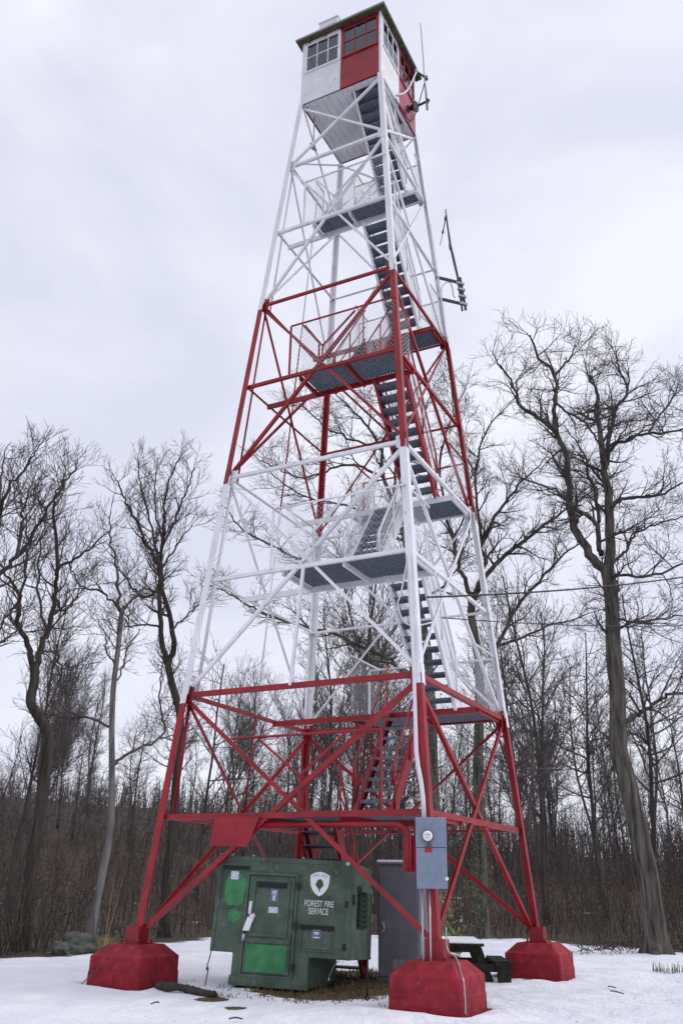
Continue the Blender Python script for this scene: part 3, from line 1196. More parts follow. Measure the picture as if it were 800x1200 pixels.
sbox(mb, aa - .065, aa + .065, -.031, -.0265, cc - .105, cc + .09)
mb.build('blue_notice', DECAL_B, leafd)
mb = MB()
sbox(mb, aa - .035, aa + .035, -.034, -.0315, cc + .015, cc + .06)
sbox(mb, aa - .05, aa + .05, -.034, -.0315, cc + .004, cc + .012)
sbox(mb, aa - .02, aa + .02, -.034, -.0315, cc - .08, cc - .005)
mb.build('notice_figure', DECAL_P, leafd)
mb = MB()
aa, cc = sl(320.5, 1067)
sbox(mb, aa - .075, aa + .075, -.031, -.0265, cc - .042, cc + .042)
mb.build('white_notice', DECAL_P, leafd)
mb = MB()
a0, c0 = sl(291, 1071)
a1, c1 = sl(294.5, 1057)
mb.tube([S(a0 + .04, -.04, c0 + .01), S(a0 + .04, -.075, c0), S(a1 + .02, -.075, c1), S(a1 + .02, -.04, c1 - .01)], .024, 8)
mb.build('door_handle', DECAL_W, leafd)
mb = MB()
a0, c0 = sl(287, 1091)
a1, c1 = sl(293, 1075)
mb.obox(S(a0 - .02, -.07, c0), rg * .10 , bk * .045, (S(a1 - .02, -.07, c1) - S(a0 - .02, -.07, c0)))
mb.tube([S(a1 + .02, -.06, c1), S(a1 + .09, -.065, c1 + .03)], .03, 8)
mb.build('latch_plate', DECAL_W, leafd)
mb = MB()
a0, c0 = sl(287, 1098)
mb.tube([S(a0, -.06, c0 + .04), S(a0 - .01, -.06, c0 - .06)], .03, 8)
mb.build('lower_latch', ALU, leafd)
for q in (.12, .5, .88):
    z = db + (dt - db) * q
    mb = MB()
    sbox(mb, d1 - .02, d1 + .035, -.06, -.036, z - .045, z + .045)
    mb.build('door_hinge', GREEN_D, leafd)

# shield emblem and lettering
aa, ct_ = sl(375.5, 1022)
_, cb_ = sl(375.5, 1051)
hS = ct_ - cb_
wS = .30
out = [(0, 1.0), (.20, .97), (.40, .90), (.5, .84), (.5, .62), (.46, .42), (.36, .24), (.18, .08), (0, 0)]
out = out + [(-x, z) for x, z in out[-2:0:-1]]
mb = MB()
mb.poly([S(aa + x * wS, -.004, cb_ + z * hS) for x, z in out], -bk, .003)
badge = mb.build('shield_emblem', DECAL_W, sh)
mb = MB()
for (x, z, r_) in ((0, .55, .17), (-.09, .47, .12), (.09, .47, .12), (0, .42, .15), (.02, .62, .10)):
    an = np.linspace(0, 2 * PI, 15)[:-1]
    j = .0076 + .0004 * r_ * 10
    mb.poly([S(aa + (x + r_ * math.cos(t)) * wS, -j, cb_ + (z + r_ * .8 * math.sin(t)) * hS) for t in an], -bk, .0015)
sbox(mb, aa - .010, aa + .010, -.0115, -.0075, cb_ + hS * .2, cb_ + hS * .36)
mb.build('tree_figure', DECAL_G, badge)
mb = MB()
for t in np.linspace(-.34, .34, 9):
    if abs(t) < .03:
        continue
    zc = cb_ + hS * (.86 - .35 * t * t)
    sbox(mb, aa + t * wS - .007, aa + t * wS + .006, -.010, -.0075, zc - .02, zc + .02)
mb.build('emblem_rim_print', DECAL_GR, badge)


def text_mesh(name, body, centre, wid, hgt, m, parent, bold=.012, ex=None, ez=None, out_=None):
    cu = bpy.data.curves.new(name, 'FONT')
    cu.body = body
    cu.size = 1
    cu.align_x = 'CENTER'
    cu.align_y = 'CENTER'
    cu.extrude = 0.0
    cu.offset = bold
    tmp = bpy.data.objects.new(name, cu)
    me = bpy.data.meshes.new_from_object(tmp)
    co = np.zeros(len(me.vertices) * 3, dtype=np.float32)
    me.vertices.foreach_get('co', co)
    co = co.reshape(-1, 3)
    lo, hi = co.min(0), co.max(0)
    u = (co[:, 0] - (lo[0] + hi[0]) / 2) / (hi[0] - lo[0]) * wid
    v = (co[:, 1] - (lo[1] + hi[1]) / 2) / (hi[1] - lo[1]) * hgt
    P = centre + u[:, None] * ex + v[:, None] * ez - ORG[parent.name]
    me.vertices.foreach_set('co', P.astype(np.float32).ravel())
    me.update()
    me.polygons.foreach_set('use_smooth', np.zeros(len(me.polygons), dtype=bool))
    me.materials.append(m)
    bpy.data.objects.remove(tmp)
    ob = bpy.data.objects.new(name, me)
    col.objects.link(ob)
    ob.parent = parent
    return ob


a_, c_ = sl(374, 1059.5)
text_mesh('lettering', 'FOREST FIRE', S(a_, -.006, c_), .45, .088, LETTER, sh, .012, rg, up)
a_, c_ = sl(373, 1068.5)
text_mesh('lettering', 'SERVICE', S(a_, -.006, c_), .31, .088, LETTER, sh, .012, rg, up)

# lower right hatch
a0, c1 = sl(353.5, 1084)
a1, c0 = sl(389, 1117)
mb = MB()
for (p0, p1, q0, q1) in ((a0, a0 + .02, c0, c1), (a1 - .02, a1, c0, c1), (a0 + .021, a1 - .021, c0, c0 + .02)):
    sbox(mb, p0, p1, -.02, .004, q0, q1)
sbox(mb, a0 + .03, a1 - .03, -.012, .004, c0 + .03, c1 - .075)
hp = mb.build('access_hatch', GREEN, sh)
mb = MB()
sbox(mb, a0 - .01, a1 + .01, -.03, .004, c1 - .06, c1)
mb.build('vent_slot', BLACK, hp)
mb = MB()
aa, cc = sl(371, 1094)
sbox(mb, aa - .075, aa + .075, -.016, -.0125, cc - .08, cc + .085)
mb.build('blue_notice', DECAL_B, hp)
mb = MB()
sbox(mb, aa - .06, aa + .06, -.019, -.0165, cc + .035, cc + .075)
sbox(mb, aa - .05, aa + .05, -.019, -.0165, cc - .07, cc - .05)
sbox(mb, aa - .04, aa + .04, -.019, -.0165, cc - .02, cc + .015)
mb.build('notice_print', DECAL_P, hp)
for (px, py) in ((403, 1110), (406, 1060)):
    aa, cc = sl(px, py)
    mb = MB()
    sbox(mb, aa - .02, aa + .03, -.03, .002, cc - .05, cc + .04)
    mb.build('tie_down', GREEN_D, sh)
# right side: vent window, round fitting
mb = MB()
sbox(mb, W2 - .002, W2 + .03, .62, 1.32, .86, 1.34)
for k in range(6):
    sbox(mb, W2 + .031, W2 + .045, .65, 1.29, .89 + k * .075, .93 + k * .075)
mb.build('side_louvre', GREEN_D, sh)
mb = MB()
sbox(mb, W2 - .002, W2 + .09, .55, 1.42, 1.37, 1.46)
mb.build('louvre_hood', GREEN, sh, bevel=0.01)
mb = MB()
p = S(W2 + .0, .3, 1.25)
mb.tube([p, p + rg * .05], .07, 14)
mb.build('side_port', GREEN, sh)
mb = MB()
for dz in (0, .28):
    sbox(mb, W2 + .006, W2 + .02, SD - .10, SD - .06, .98 + dz, 1.10 + dz)
mb.build('side_reflector', mat('amber_reflector', (.55, .42, .30), .4, .5), sh)
# skids beneath the narrow lower body
mb = MB()
for a in (SLX + .06, SRX - .16):
    sbox(mb, a, a + .10, .08, SD - .05, -.11, -.016)
mb.build('skid', GREEN_D, sh)
# loose cables
mb = MB()
mb.tube(smooth_path([S(-W2 + .02, .0, ST), S(-W2 - .02, -.02, ST - .25), at(244, 1135, 14.9), at(240, 1156, 14.8)]), .009, 5)
tag(mb.build('hanging_cable', WIRE, origin=S(-W2, 0, ST)), 'thin dark cable hanging off the left corner of the green shelter', 'cable')
mb = MB()
mb.tube(smooth_path([S(W2 - .12, .1, ST), S(W2 - .2, .1, ST - .08), S(W2 - .27, .1, ST - .25)]), .005, 5)
mb.tube([S(W2 - .27, .1, ST - .25), S(W2 - .27, .1, ST - .29)], .012, 6)
tag(mb.build('hanging_cable', ALU, origin=S(W2 - .1, .1, ST)), 'short pale cable hanging under the shelter overhang', 'cable')
q = on_z(430, 1172, 0.0)
mb = MB()
mb.tube([V(q[0], q[1], -.05), V(q[0] + .01, q[1], .52)], .014, 6)
mb.tube([V(q[0], q[1], .0), V(q[0], q[1], .035)], .04, 8)
tag(mb.build('marker_stake', BLACK, origin=(q[0], q[1], 0)), 'thin black stake in the snow in front of the grey cabinet', 'stake')

# ------------------------------------------------------------------ grey cabinet
cb0 = V(0.30, -0.55, 0)
q = on_z(466, 1152, 0.02)
cyaw = math.radians(20)
cb = V(math.cos(cyaw), math.sin(cyaw), 0)
cr = V(math.sin(cyaw), -math.cos(cyaw), 0)
dC = polar(0.15, -0.62)[0]
Lc = at(442.5, 1150, dC)
Rc = at(490.5, 1150, dC + .08)
wC = np.linalg.norm((Rc - Lc)[:2])
hC = at(466, 1010, dC)[2]
oC = V(Lc[0], Lc[1], 0)
cph = math.radians(8)
cb = V(math.cos(cph), math.sin(cph), 0)
cr = V(math.sin(cph), -math.cos(cph), 0)
wC = .72
cab = thing('utility_cabinet', oC + cr * wC / 2, 'tall dark grey metal cabinet behind the near leg with snow on top', 'cabinet')


def CB(a, b, z):
    return oC + cr * a + cb * b + V(0, 0, z)


mb = MB()
mb.obox(CB(0, .02, -.03), cr * wC, cb * .66, V(0, 0, hC - .02))
mb.build('cabinet_body', CABINET, cab, bevel=0.01)
mb = MB()
mb.obox(CB(.025, -.006, .08), cr * (wC - .05), cb * .022, V(0, 0, hC - .17))
dr = mb.build('cabinet_door', CABINET, cab, bevel=0.006)
mb = MB()
mb.tube([CB(.10, -.01, .87), CB(.10, -.045, .87)], .03, 10)
mb.tube([CB(.10, -.04, .87), CB(.13, -.045, .78)], .014, 6)
mb.tube([CB(.10, -.01, .76), CB(.10, -.03, .76)], .02, 10)
mb.build('door_handle', BRASS, dr)
mb = MB()
mb.obox(CB(.27, -.010, .20), cr * .08, cb * .003, V(0, 0, .14))
mb.obox(CB(.38, -.010, .20), cr * .08, cb * .003, V(0, 0, .14))
mb.build('door_sticker', mat('faded_sticker', (.24, .235, .28), .6, .3), dr)
mb = MB()
mb.obox(CB(-.02, -.02, hC - .049), cr * (wC + .04), cb * .72, V(0, 0, .03))
mb.build('cabinet_lid', CABINET, cab, bevel=0.006)
mb = MB()
mb.obox(CB(-.015, -.015, hC - .018), cr * (wC + .03), cb * .70, V(0, 0, .04))
tag(mb.build('snow_layer', SNOWCAP, origin=CB(0, 0, hC - .018), bevel=0.015), 'strip of snow lying on the grey cabinet top', 'snow')

# ------------------------------------------------------------------ picnic table
tb = on_z(548, 1156, 0.0)
tb = V(1.0, -1.82, -.02)
ty = math.radians(24)
tx = V(math.cos(ty), math.sin(ty), 0)        # long axis, away from the viewer
tr_ = V(math.sin(ty), -math.cos(ty), 0)      # viewer's right
pt = thing('picnic_table', tb, 'dark mossy wooden picnic table with snow on its top', 'picnic table')


def PT(a, b, z):
    return tb + tr_ * (a - .21) + tx * b + V(0, 0, z * .765)


mb = MB()
for k in range(5):
    mb.obox(PT(-.40 + k * .155, -.15, .73), tr_ * .145, tx * 1.8, V(0, 0, .04))
mb.build('tabletop', WOODD, pt, bevel=0.004)
for b_ in (.02, 1.40):
    mb = MB()
    mb.obox(PT(-.32, b_, .60), tr_ * .64, tx * .045, V(0, 0, .094))
    mb.build('apron', WOODD, pt)
for b in (.0, 1.38):
    for s in (-1, 1):
        mb = MB()
        mb.bar(PT(s * .26, b + .10, .72), PT(s * .46, b + .10, -.02), .05, .14, tx if False else tuple(tr_))
        mb.build('leg', WOODD, pt)
    mb = MB()
    mb.obox(PT(-.80, b + .03, .22), tr_ * 1.60, tx * .04, V(0, 0, .12))
    mb.build('cross_beam', WOODD, pt)
for s in (-1, 1):
    mb = MB()
    mb.obox(PT(s * .70 - .14, -.05, .345), tr_ * .28, tx * 1.7, V(0, 0, .05))
    mb.obox(PT(s * .70 - .12, -.03, .0), tr_ * .22, tx * .10, V(0, 0, .34))
    mb.build('bench', WOODD, pt)
mb = MB()
mb.obox(PT(-.40, -.13, .771), tr_ * .76, tx * 1.7, V(0, 0, .035))
tag(mb.build('snow_layer', SNOWCAP, origin=PT(0, 0, .771), bevel=0.015), 'thin crust of snow lying on the picnic table', 'snow')

# ------------------------------------------------------------------ antennas
# whip antenna beside the cab
pA = on_y(500, 119, -C - .25)
zA = pA[2]


def wh(px, py):
    return at(px, py, polar(0.98, -1.55)[0])


b0, b1 = wh(500.5, 128), wh(492.5, 27)
base = wh(500, 125)
wt = thing('whip_antenna', b0, 'thin vertical whip antenna on stand-off arms beside the cab', 'antenna')
mb = MB()
mid = b0 * .55 + b1 * .45
mb.tube([b0, mid, b1], [.030, .022, .014], 8)
mb.build('mast', ALU, wt)
for (pa, tgt) in (((500.5, 118), V(1.0, -C - .005, ZC + .93)), ((499, 91), V(1.0, -C - .14, ZR + .02))):
    mb = MB()
    q = wh(*pa)
    mb.bar(tgt, q + (q - tgt) * .18, .04, .05)
    mb.bar(q - V(0, 0, .07), q + V(0, 0, .07), .06, .06, (1, 0, 0))
    mb.build('bracket_arm', DARKSTEEL, wt)
mb = MB()
mb.tube(smooth_path([q, V(.95, -C - .1, ZC + .8), V(.75, -C - .05, ZC + .25), V(.45, -C - .04, ZC - .02), V(-.3, -C - .03, ZC - .08)]), .014, 5)
mb.build('feed_cable', BLACK, wt)

# dark horn loudspeaker on the cab side
hp_ = V(.52, -C - .01, ZC + .40)
ho = thing('siren_horn', hp_, 'round dark siren horn on the red side of the cab', 'siren')
hd = unit(V(-.10, -.95, -.25))
mb = MB()
e0 = hp_ + V(0, -.04, 0)
mb.tube([e0, e0 + hd * .07, e0 + hd * .15, e0 + hd * .20], [.05, .06, .10, .14], 18)
mb.tube([e0 + hd * .201, e0 + hd * .205], [.13, .12], 18)
mb.build('horn', BLACK, ho)
mb = MB()
mb.box(tuple(hp_ + V(-.05, -.05, -.08)), tuple(hp_ + V(.05, .008, .08)))
mb.build('bracket', DARKSTEEL, ho)

# gooseneck pipe on the cab side
g = [V(-.2, -C - .03, ZC + .14), V(.08, -C - .10, ZC + .46), V(.35, -C - .13, ZC + .92), V(.78, -C - .17, ZC + 1.90)]
mb = MB()
mb.tube(smooth_path(g), .024, 8)
gn = tag(mb.build('gooseneck_pipe', CONDUIT, origin=g[0], smooth=True), 'pale bent gooseneck pipe rising from the cab side to the eave', 'pipe')
mb = MB()
mb.tube([g[-1] - V(.01, 0, .03), g[-1] + V(.0, 0, .03), g[-1] + V(.02, 0, .10)], [.045, .055, .025], 10)
mb.build('pipe_cap', CONDUIT, gn, origin=g[0])

# dipole antenna on the right leg
zR = ZL[3.5]
dR = polar(hw(zR) + .28, -hw(zR) - .75)[0]


def rp(px, py):
    return at(px, py, dR)


dp = thing('dipole_antenna', rp(541, 362), 'dark two-armed dipole antenna standing off the right leg above the red band', 'antenna')
mb = MB()
mb.tube([rp(545.5, 363), rp(539, 325)], .030, 8)
mb.tube([rp(541.5, 364), rp(536.0, 326)], .024, 8)
mb.build('mounting_mast', DARKSTEEL, dp)
mb = MB()
mb.tube([rp(541, 352), rp(536.5, 326), rp(531, 302), rp(527.5, 287), rp(522.5, 252), rp(522, 245)], [.03, .03, .034, .030, .020, .014], 8)
mb.tube([rp(522.7, 253), rp(521.8, 257)], .035, 8)
mb.tube([rp(528, 292), rp(527, 286)], .036, 8)
mb.build('radiator_rod', DARKSTEEL, dp)
mb = MB()
mb.tube([rp(522.3, 254), rp(518.8, 271)], .016, 6)
mb.tube([rp(518.9, 270), rp(518.5, 273)], .028, 6)
mb.tube([rp(518.6, 272), rp(515.5, 287)], .009, 6)
mb.build('side_element', DARKSTEEL, dp)
for (a, b) in (((511, 324.5), (540, 331.5)), ((516, 350), (544, 356.5))):
    mb = MB()
    z_ = 14.41 if a[1] < 330 else 13.75
    q0 = lp('R', z_)
    mb.bar(at(a[0], a[1], polar(hw(z_) + .05, -hw(z_) - .05)[0]), rp(*b), .05, .06)
    mb.build('bracket_arm', DARKSTEEL, dp)
for py in (331, 338, 346, 355):
    mb = MB()
    mb.bar(rp(534 + (py - 326) * .16, py), rp(545 + (py - 340) * .16, py + 2), .06, .05)
    mb.build('clamp', ALU, dp)
mb = MB()
mb.tube(smooth_path([rp(532, 330), rp(521, 332), rp(517, 343), at(521, 380, polar(1.5, -1.55)[0]), at(524, 400, polar(1.55, -1.6)[0])]), .010, 5)
mb.tube(smooth_path([rp(527, 330), rp(530, 338), rp(531, 346), rp(533, 349)]), .014, 5)
mb.build('feed_cable', ALU, dp)

# small lamp hung under the cab on its far-left side
q = V(-.62, .95, ZC)
mb = MB()
mb.tube([q + V(0, 0, -.0), q - V(0, 0, 1.0)], .016, 6)
mb.bar(q - V(.13, 0, 1.0), q + V(.13, 0, -1.0), .05, .05)
mb.tube([q - V(0, 0, .93), q - V(0, 0, 1.06)], .05, 8)
tag(mb.build('drop_antenna', ALU, origin=q), 'small rod antenna hanging under the cab floor near its far corner', 'antenna')

# ------------------------------------------------------------------ log, rock, stake, sticks, grass
lg = MB()
lps = [on_z(184, 1156, .05), on_z(205, 1157, .07), on_z(222, 1160, .07), on_z(238, 1164, .06), on_z(254, 1167, .04)]
lps = smooth_path(lps, 5)
rr = [.045 + .03 * abs(mnoise.noise((i * .5, 3, 1))) + (.018 if i < 5 else 0) for i in range(len(lps))]
rr[0] *= .7
rr[-1] *= .6
lg.tube(lps, rr, 10)
tag(lg.build('fallen_log', BARK_D, origin=lps[0], smooth=True), 'short dark rotting log lying in snow between the left footing and the shelter', 'log')


def boulder(name, c, sx, sy, sz, seed, m):
    mb = MB()
    vs, fs = [], []
    nu, nv = 28, 18
    for j in range(nv + 1):
        ph = PI * j / nv
        for i in range(nu):
            th = 2 * PI * i / nu
            d = V(math.sin(ph) * math.cos(th), math.sin(ph) * math.sin(th), math.cos(ph))
            k = 1 + .40 * mnoise.noise(tuple(d * 1.5 + seed)) + .22 * mnoise.noise(tuple(d * 3.6 + seed)) + .10 * mnoise.noise(tuple(d * 9 + seed))
            vs.append(c + V(d[0] * sx, d[1] * sy, d[2] * sz) * k)
    for j in range(nv):
        for i in range(nu):
            fs.append((j * nu + i, (j + 1) * nu + i, (j + 1) * nu + (i + 1) % nu, j * nu + (i + 1) % nu))
    mb.add(vs, fs)
    return mb.build(name, m, origin=c, smooth=True)


q = on_z(94, 1117, 0)
tag(boulder('boulder', V(q[0], q[1], .12), .60, .42, .27, 4.0, ROCK), 'mossy grey boulder at the forest edge behind the left footing', 'boulder')
q = on_z(72, 1119, 0)
tag(boulder('boulder', V(q[0], q[1], .08), .22, .20, .16, 9.0, ROCK), 'small pale stone leaning against the mossy boulder', 'boulder')
q = on_z(90, 1156, 0)
mb = MB()
mb.tube([V(q[0], q[1], -.03), V(q[0] + .35, q[1] - .35, .42)], .008, 5)
tag(mb.build('guy_rod', DARKSTEEL, origin=(q[0], q[1], 0)), 'thin slanting rod in the snow left of the left footing', 'rod')
STK = [((715, 1160, 730, 1164), 'thin dark stick lying on the snow right of the right footing'),
       ((712, 1155, 721, 1157), 'tiny dark twig just above the stick on the right snow'),
       ((177, 1175, 187, 1174), 'small dark wood chip on the snow below the log'),
       ((268, 1192, 284, 1193), 'dark stick lying on the snow at the bottom below the shelter')]
for (x0, y0, x1, y1), lab in STK:
    a, b = on_z(x0, y0, .03), on_z(x1, y1, .03)
    mb = MB()
    mb.tube(smooth_path([a - V(0, 0, .02), (a + b) / 2 + V(.03, .02, -.008), b - V(0, 0, .012)], 4), .009, 5)
    tag(mb.build('stick', BARK_D, origin=a), lab, 'stick')


def blades(mb, x, y, n, spread, h0, h1, wdt=.006, lean=.6):
    for _ in range(n):
        a = random.uniform(0, 2 * PI)
        r = spread * math.sqrt(random.random())
        p = V(x + r * math.cos(a), y + r * math.sin(a), 0)
        p[2] = height(p[0], p[1]) - .01
        h = random.uniform(h0, h1)
        la = random.uniform(0, 2 * PI)
        ln = random.uniform(.1, lean) * h
        d = V(math.cos(la), math.sin(la), 0)
        s = V(-d[1], d[0], 0) * wdt
        m_ = p + d * ln * .35 + V(0, 0, h * .65)
        t = p + d * ln + V(0, 0, h)
        mb.add([p - s, p + s, m_ + s * .7, m_ - s * .7, t], [(0, 1, 2, 3), (3, 2, 4)])


gm = MB()
for _ in range(1500):
    x, y = random.uniform(-3.4, 2.0), random.uniform(-1.9, 1.9)
    if bare_val(x, y) + random.uniform(-.3, .3) > .04:
        blades(gm, x, y, 5, .10, .02, .095, .007, 1.3)
tag(gm.build('dead_grass', GRASSM), 'matted brown dead grass showing around the shelter base', 'grass', kind='stuff')
gm = MB()
q = on_z(785, 1140, 0)
blades(gm, q[0], q[1], 90, .32, .06, .22)
tag(gm.build('grass_tuft', GRASSM, origin=(0, 0, 0)), 'brown grass tuft poking from the snow at the right edge', 'grass')
gm = MB()
q = on_z(121, 1118, 0)
blades(gm, q[0], q[1], 160, .22, .15, .42)
for k in range(4):
    gm.tube([V(q[0], q[1], 0), V(q[0] + random.uniform(-.1, .3), q[1] + random.uniform(-.2, .2), random.uniform(.9, 2.2))], [.012, .004], 4)
tag(gm.build('grass_tuft', mat('straw', (.30, .23, .10), .9, .1, var=.3, vscale=5), origin=(0, 0, 0)), 'straw yellow weed clump behind the left footing', 'grass')

# ------------------------------------------------------------------ trees


def rot_about(v, axis, a):
    axis = unit(axis)
    return v * math.cos(a) + np.cross(axis, v) * math.sin(a) + axis * np.dot(axis, v) * (1 - math.cos(a))


def wander(p, d, L_, n, wob, upb, rng):
    pts = [np.asarray(p, float)]
    d = unit(d)
    st = L_ / n
    for _ in range(n):
        d = unit(d + rng.normal(0, wob, 3) + V(0, 0, upb))
        pts.append(pts[-1] + d * st)
    return np.array(pts)


#          per-metre, length range, angle range, segments, wobble, up pull, sides
def sprout(mb, pts, rad, level, P, rng, t0=0.12):
    """grow side shoots along a branch and recurse"""
    lv = P[level]
    seg = np.linalg.norm(np.diff(pts, axis=0), axis=1)
    cum = np.concatenate([[0], np.cumsum(seg)])
    L_ = cum[-1]
    n = max(1, int(L_ * lv['n'] * rng.uniform(.8, 1.2) + .5))
    for k in range(n):
        f = t0 + (1 - t0) * ((k + rng.uniform(.1, .9)) / n)
        s = f * L_
        i = min(len(seg) - 1, int(np.searchsorted(cum, s) - 1))
        i = max(i, 0)
        u = (s - cum[i]) / max(seg[i], 1e-6)
        p = pts[i] * (1 - u) + pts[i + 1] * u
        r = rad[i] * (1 - u) + rad[i + 1] * u
        d = unit(pts[i + 1] - pts[i])
        ax = unit(np.cross(d, unit(rng.normal(0, 1, 3))))
        c = rot_about(d, ax, math.radians(rng.uniform(*lv['ang'])))
        if c[2] < -.25:
            c[2] *= .3
        l = rng.uniform(*lv['len']) * (1.15 - .55 * f)
        r0 = min(r * .62, lv['rmax'])
        q = wander(p, c, l, lv['seg'], lv['wob'], lv['up'], rng)
        rr = np.linspace(max(r0, lv['rmin']), lv['rmin'] * .8, lv['seg'] + 1)
        mb.tube(q, rr, lv['sides'], cap=False)
        if level + 1 < len(P):
            sprout(mb, q, rr, level + 1, P, rng)


def levels(scale=1.0, wob=.16, up=.06, dens=1.0, rmin=.0085):
    rmin *= .60
    return [dict(n=2.5 * dens, len=(.8 * scale, 1.9 * scale), ang=(28, 68), rmax=.055, rmin=rmin * 1.4, seg=6, wob=wob, up=up, sides=4),
            dict(n=5.6 * dens, len=(.50 * scale, 1.25 * scale), ang=(25, 65), rmax=.022, rmin=rmin * 1.1, seg=4, wob=wob, up=up * .9, sides=3),
            dict(n=9.0 * dens, len=(.20 * scale, .60 * scale), ang=(22, 60), rmax=.012, rmin=rmin, seg=3, wob=wob * .9, up=up * .8, sides=3)]


def hero(label, cat_name, dist, trunk, r0, r1, limbs, P, bark, seed, crown_from=0.45, kind_label=None, sides=14, twig=TWIG, name='bare_tree'):
    rng = np.random.default_rng(seed)
    base = at(trunk[0][0], trunk[0][1], dist)
    gz = height(base[0], base[1])
    tp = [at(x, y, dist + (dz[0] if dz else 0)) for (x, y, *dz) in trunk]
    tp[0] = V(base[0], base[1], gz - .2)
    root = thing(name, V(base[0], base[1], gz), label, 'tree')
    pts = np.array(smooth_path(tp, 14))
    n = len(pts)
    f = np.linspace(0, 1, n)
    rad = r0 + (r1 - r0) * f
    hh = pts[:, 2] - gz
    rad *= 1 + .50 * np.exp(-np.maximum(hh, 0) / .34)
    rad *= 1 + .07 * np.array([mnoise.noise((i * .25, seed, 0)) for i in range(n)])
    mb = MB()
    mb.tube(pts, rad, sides * 2)
    vv = mb.v[-1]                            # furrows and root flares
    for i in range(n):
        for k in range(sides * 2):
            th = 2 * PI * k / (sides * 2)
            fl_ = .22 * math.cos(5 * th + seed) * math.exp(-max(hh[i], 0) / .35)
            kx = .055 * mnoise.noise((math.cos(th) * 5, math.sin(th) * 5, i * .10 + seed)) + .05 * mnoise.noise((math.cos(th) * 2, math.sin(th) * 2, i * .06 + seed * 2))
            j = i * sides * 2 + k
            vv[j] = pts[i] + (vv[j] - pts[i]) * (1 + fl_ + kx)
    # a few low side shoots on the upper trunk belong to the crown
    mb.build('trunk', bark, root, smooth=True)
    cr_ = MB()
    k0 = int(n * crown_from)
    sprout(cr_, pts[k0:], rad[k0:] * .5, 0, P, rng)
    for lm in limbs:
        off = lm['d']
        L_ = len(lm['p'])
        q = np.array(smooth_path([at(x, y, dist + lm.get('d0', 0) + off * (i / (L_ - 1)) ** 1.2) for i, (x, y) in enumerate(lm['p'])], 4))
        m = len(q)
        q[1:-1] += rng.normal(0, .025, (m - 2, 3))
        rr = np.linspace(lm['r'] * .76, min(lm.get('re', .016), lm['r'] * .6), m)
        cr_.cur = 1 if lm['r'] > .06 else 0
        cr_.tube(q, rr, 8)
        cr_.cur = 0
        sprout(cr_, q, rr, 0, P, rng, t0=lm.get('t0', .18))
        # let the limb run on past its traced end
        d = unit(q[-1] - q[-3])
        ext = wander(q[-1], d, rng.uniform(.25, .6), 5, .18, .05, rng)
        er = np.linspace(rr[-1], .008, 6)
        cr_.tube(ext, er, 4)
        sprout(cr_, ext, er, 1, P, rng, t0=.0)
    cr_.build('crown', [twig, bark], root, smooth=True)
    return root


def lm(d, r, *p, **k):
    return dict(d=d, r=r, p=list(p), **k)


OAK = levels(.92, .19, .05, 1.0, .0085)
MAPLE = levels(.76, .10, .16, 1.08, .0085)

# T5 the big oak on the right
hero('large gnarled bare oak with a thick forked trunk right of the tower', 'tree', 25.5,
     [(771, 1122), (767, 1089), (760, 1030), (745, 964), (734, 913), (725, 876), (723, 810), (719, 766), (716, 700), (711, 668)], .27, .19,
     [lm(-2.0, .19, (711, 672), (696, 655), (676, 626), (667, 594), (665, 551), (663, 535), (650, 506), (631, 490), (610, 475), (600, 451), (587, 430), (580, 420)),
      lm(-1.0, .10, (650, 506), (649, 480), (649, 441), (631, 418), (623, 398), (617, 390), d0=-1.4),
      lm(1.0, .06, (649, 441), (660, 428), (670, 416), (673, 404), d0=-1.6),
      lm(.5, .05, (649, 470), (668, 485), (690, 500), (702, 518), d0=-1.6, re=.03),
      lm(1.5, .21, (712, 670), (715, 626), (712, 577), (707, 545), (704, 512), (699, 480), (699, 457), (690, 442), (686, 428)),
      lm(2.5, .10, (707, 548), (717, 499), (722, 480), (735, 457), (725, 431), (722, 418), (725, 408), d0=.7),
      lm(-1.5, .09, (709, 550), (717, 525), (735, 516), (758, 508), (787, 506), (812, 500), (840, 492), d0=.7),
      lm(2.5, .10, (713, 596), (722, 588), (735, 582), (771, 581), (797, 568), (828, 556), d0=.5),
      lm(1.0, .07, (714, 660), (722, 655), (735, 645), (742, 628), (760, 618), (790, 608), (815, 600), d0=0),
      lm(-2.5, .07, (716, 676), (727, 674), (767, 674), (800, 659), (830, 650), d0=0),
      lm(-2.0, .10, (704, 650), (702, 642), (699, 616), (690, 606), (676, 597), (668, 592), d0=.2, re=.06),
      lm(2.0, .09, (702, 640), (700, 610), (697, 574), (688, 556), (686, 535), (676, 520), (662, 500), d0=.4),
      lm(-1.0, .06, (667, 590), (655, 577), (635, 567), (615, 562), (603, 558), d0=-.8),
      lm(-1.5, .10, (728, 850), (740, 842), (756, 832), (772, 822), (785, 814), (815, 810), (845, 800), d0=0),
      lm(2.0, .05, (726, 880), (716, 868), (700, 855), (684, 836), (672, 818), d0=0),
      lm(-3.0, .06, (716, 720), (735, 728), (765, 726), (800, 722), d0=0),
      lm(3.0, .06, (760, 508), (770, 490), (785, 470), (795, 450), d0=-.5)],
     OAK, BARK_G, 5, crown_from=.75)

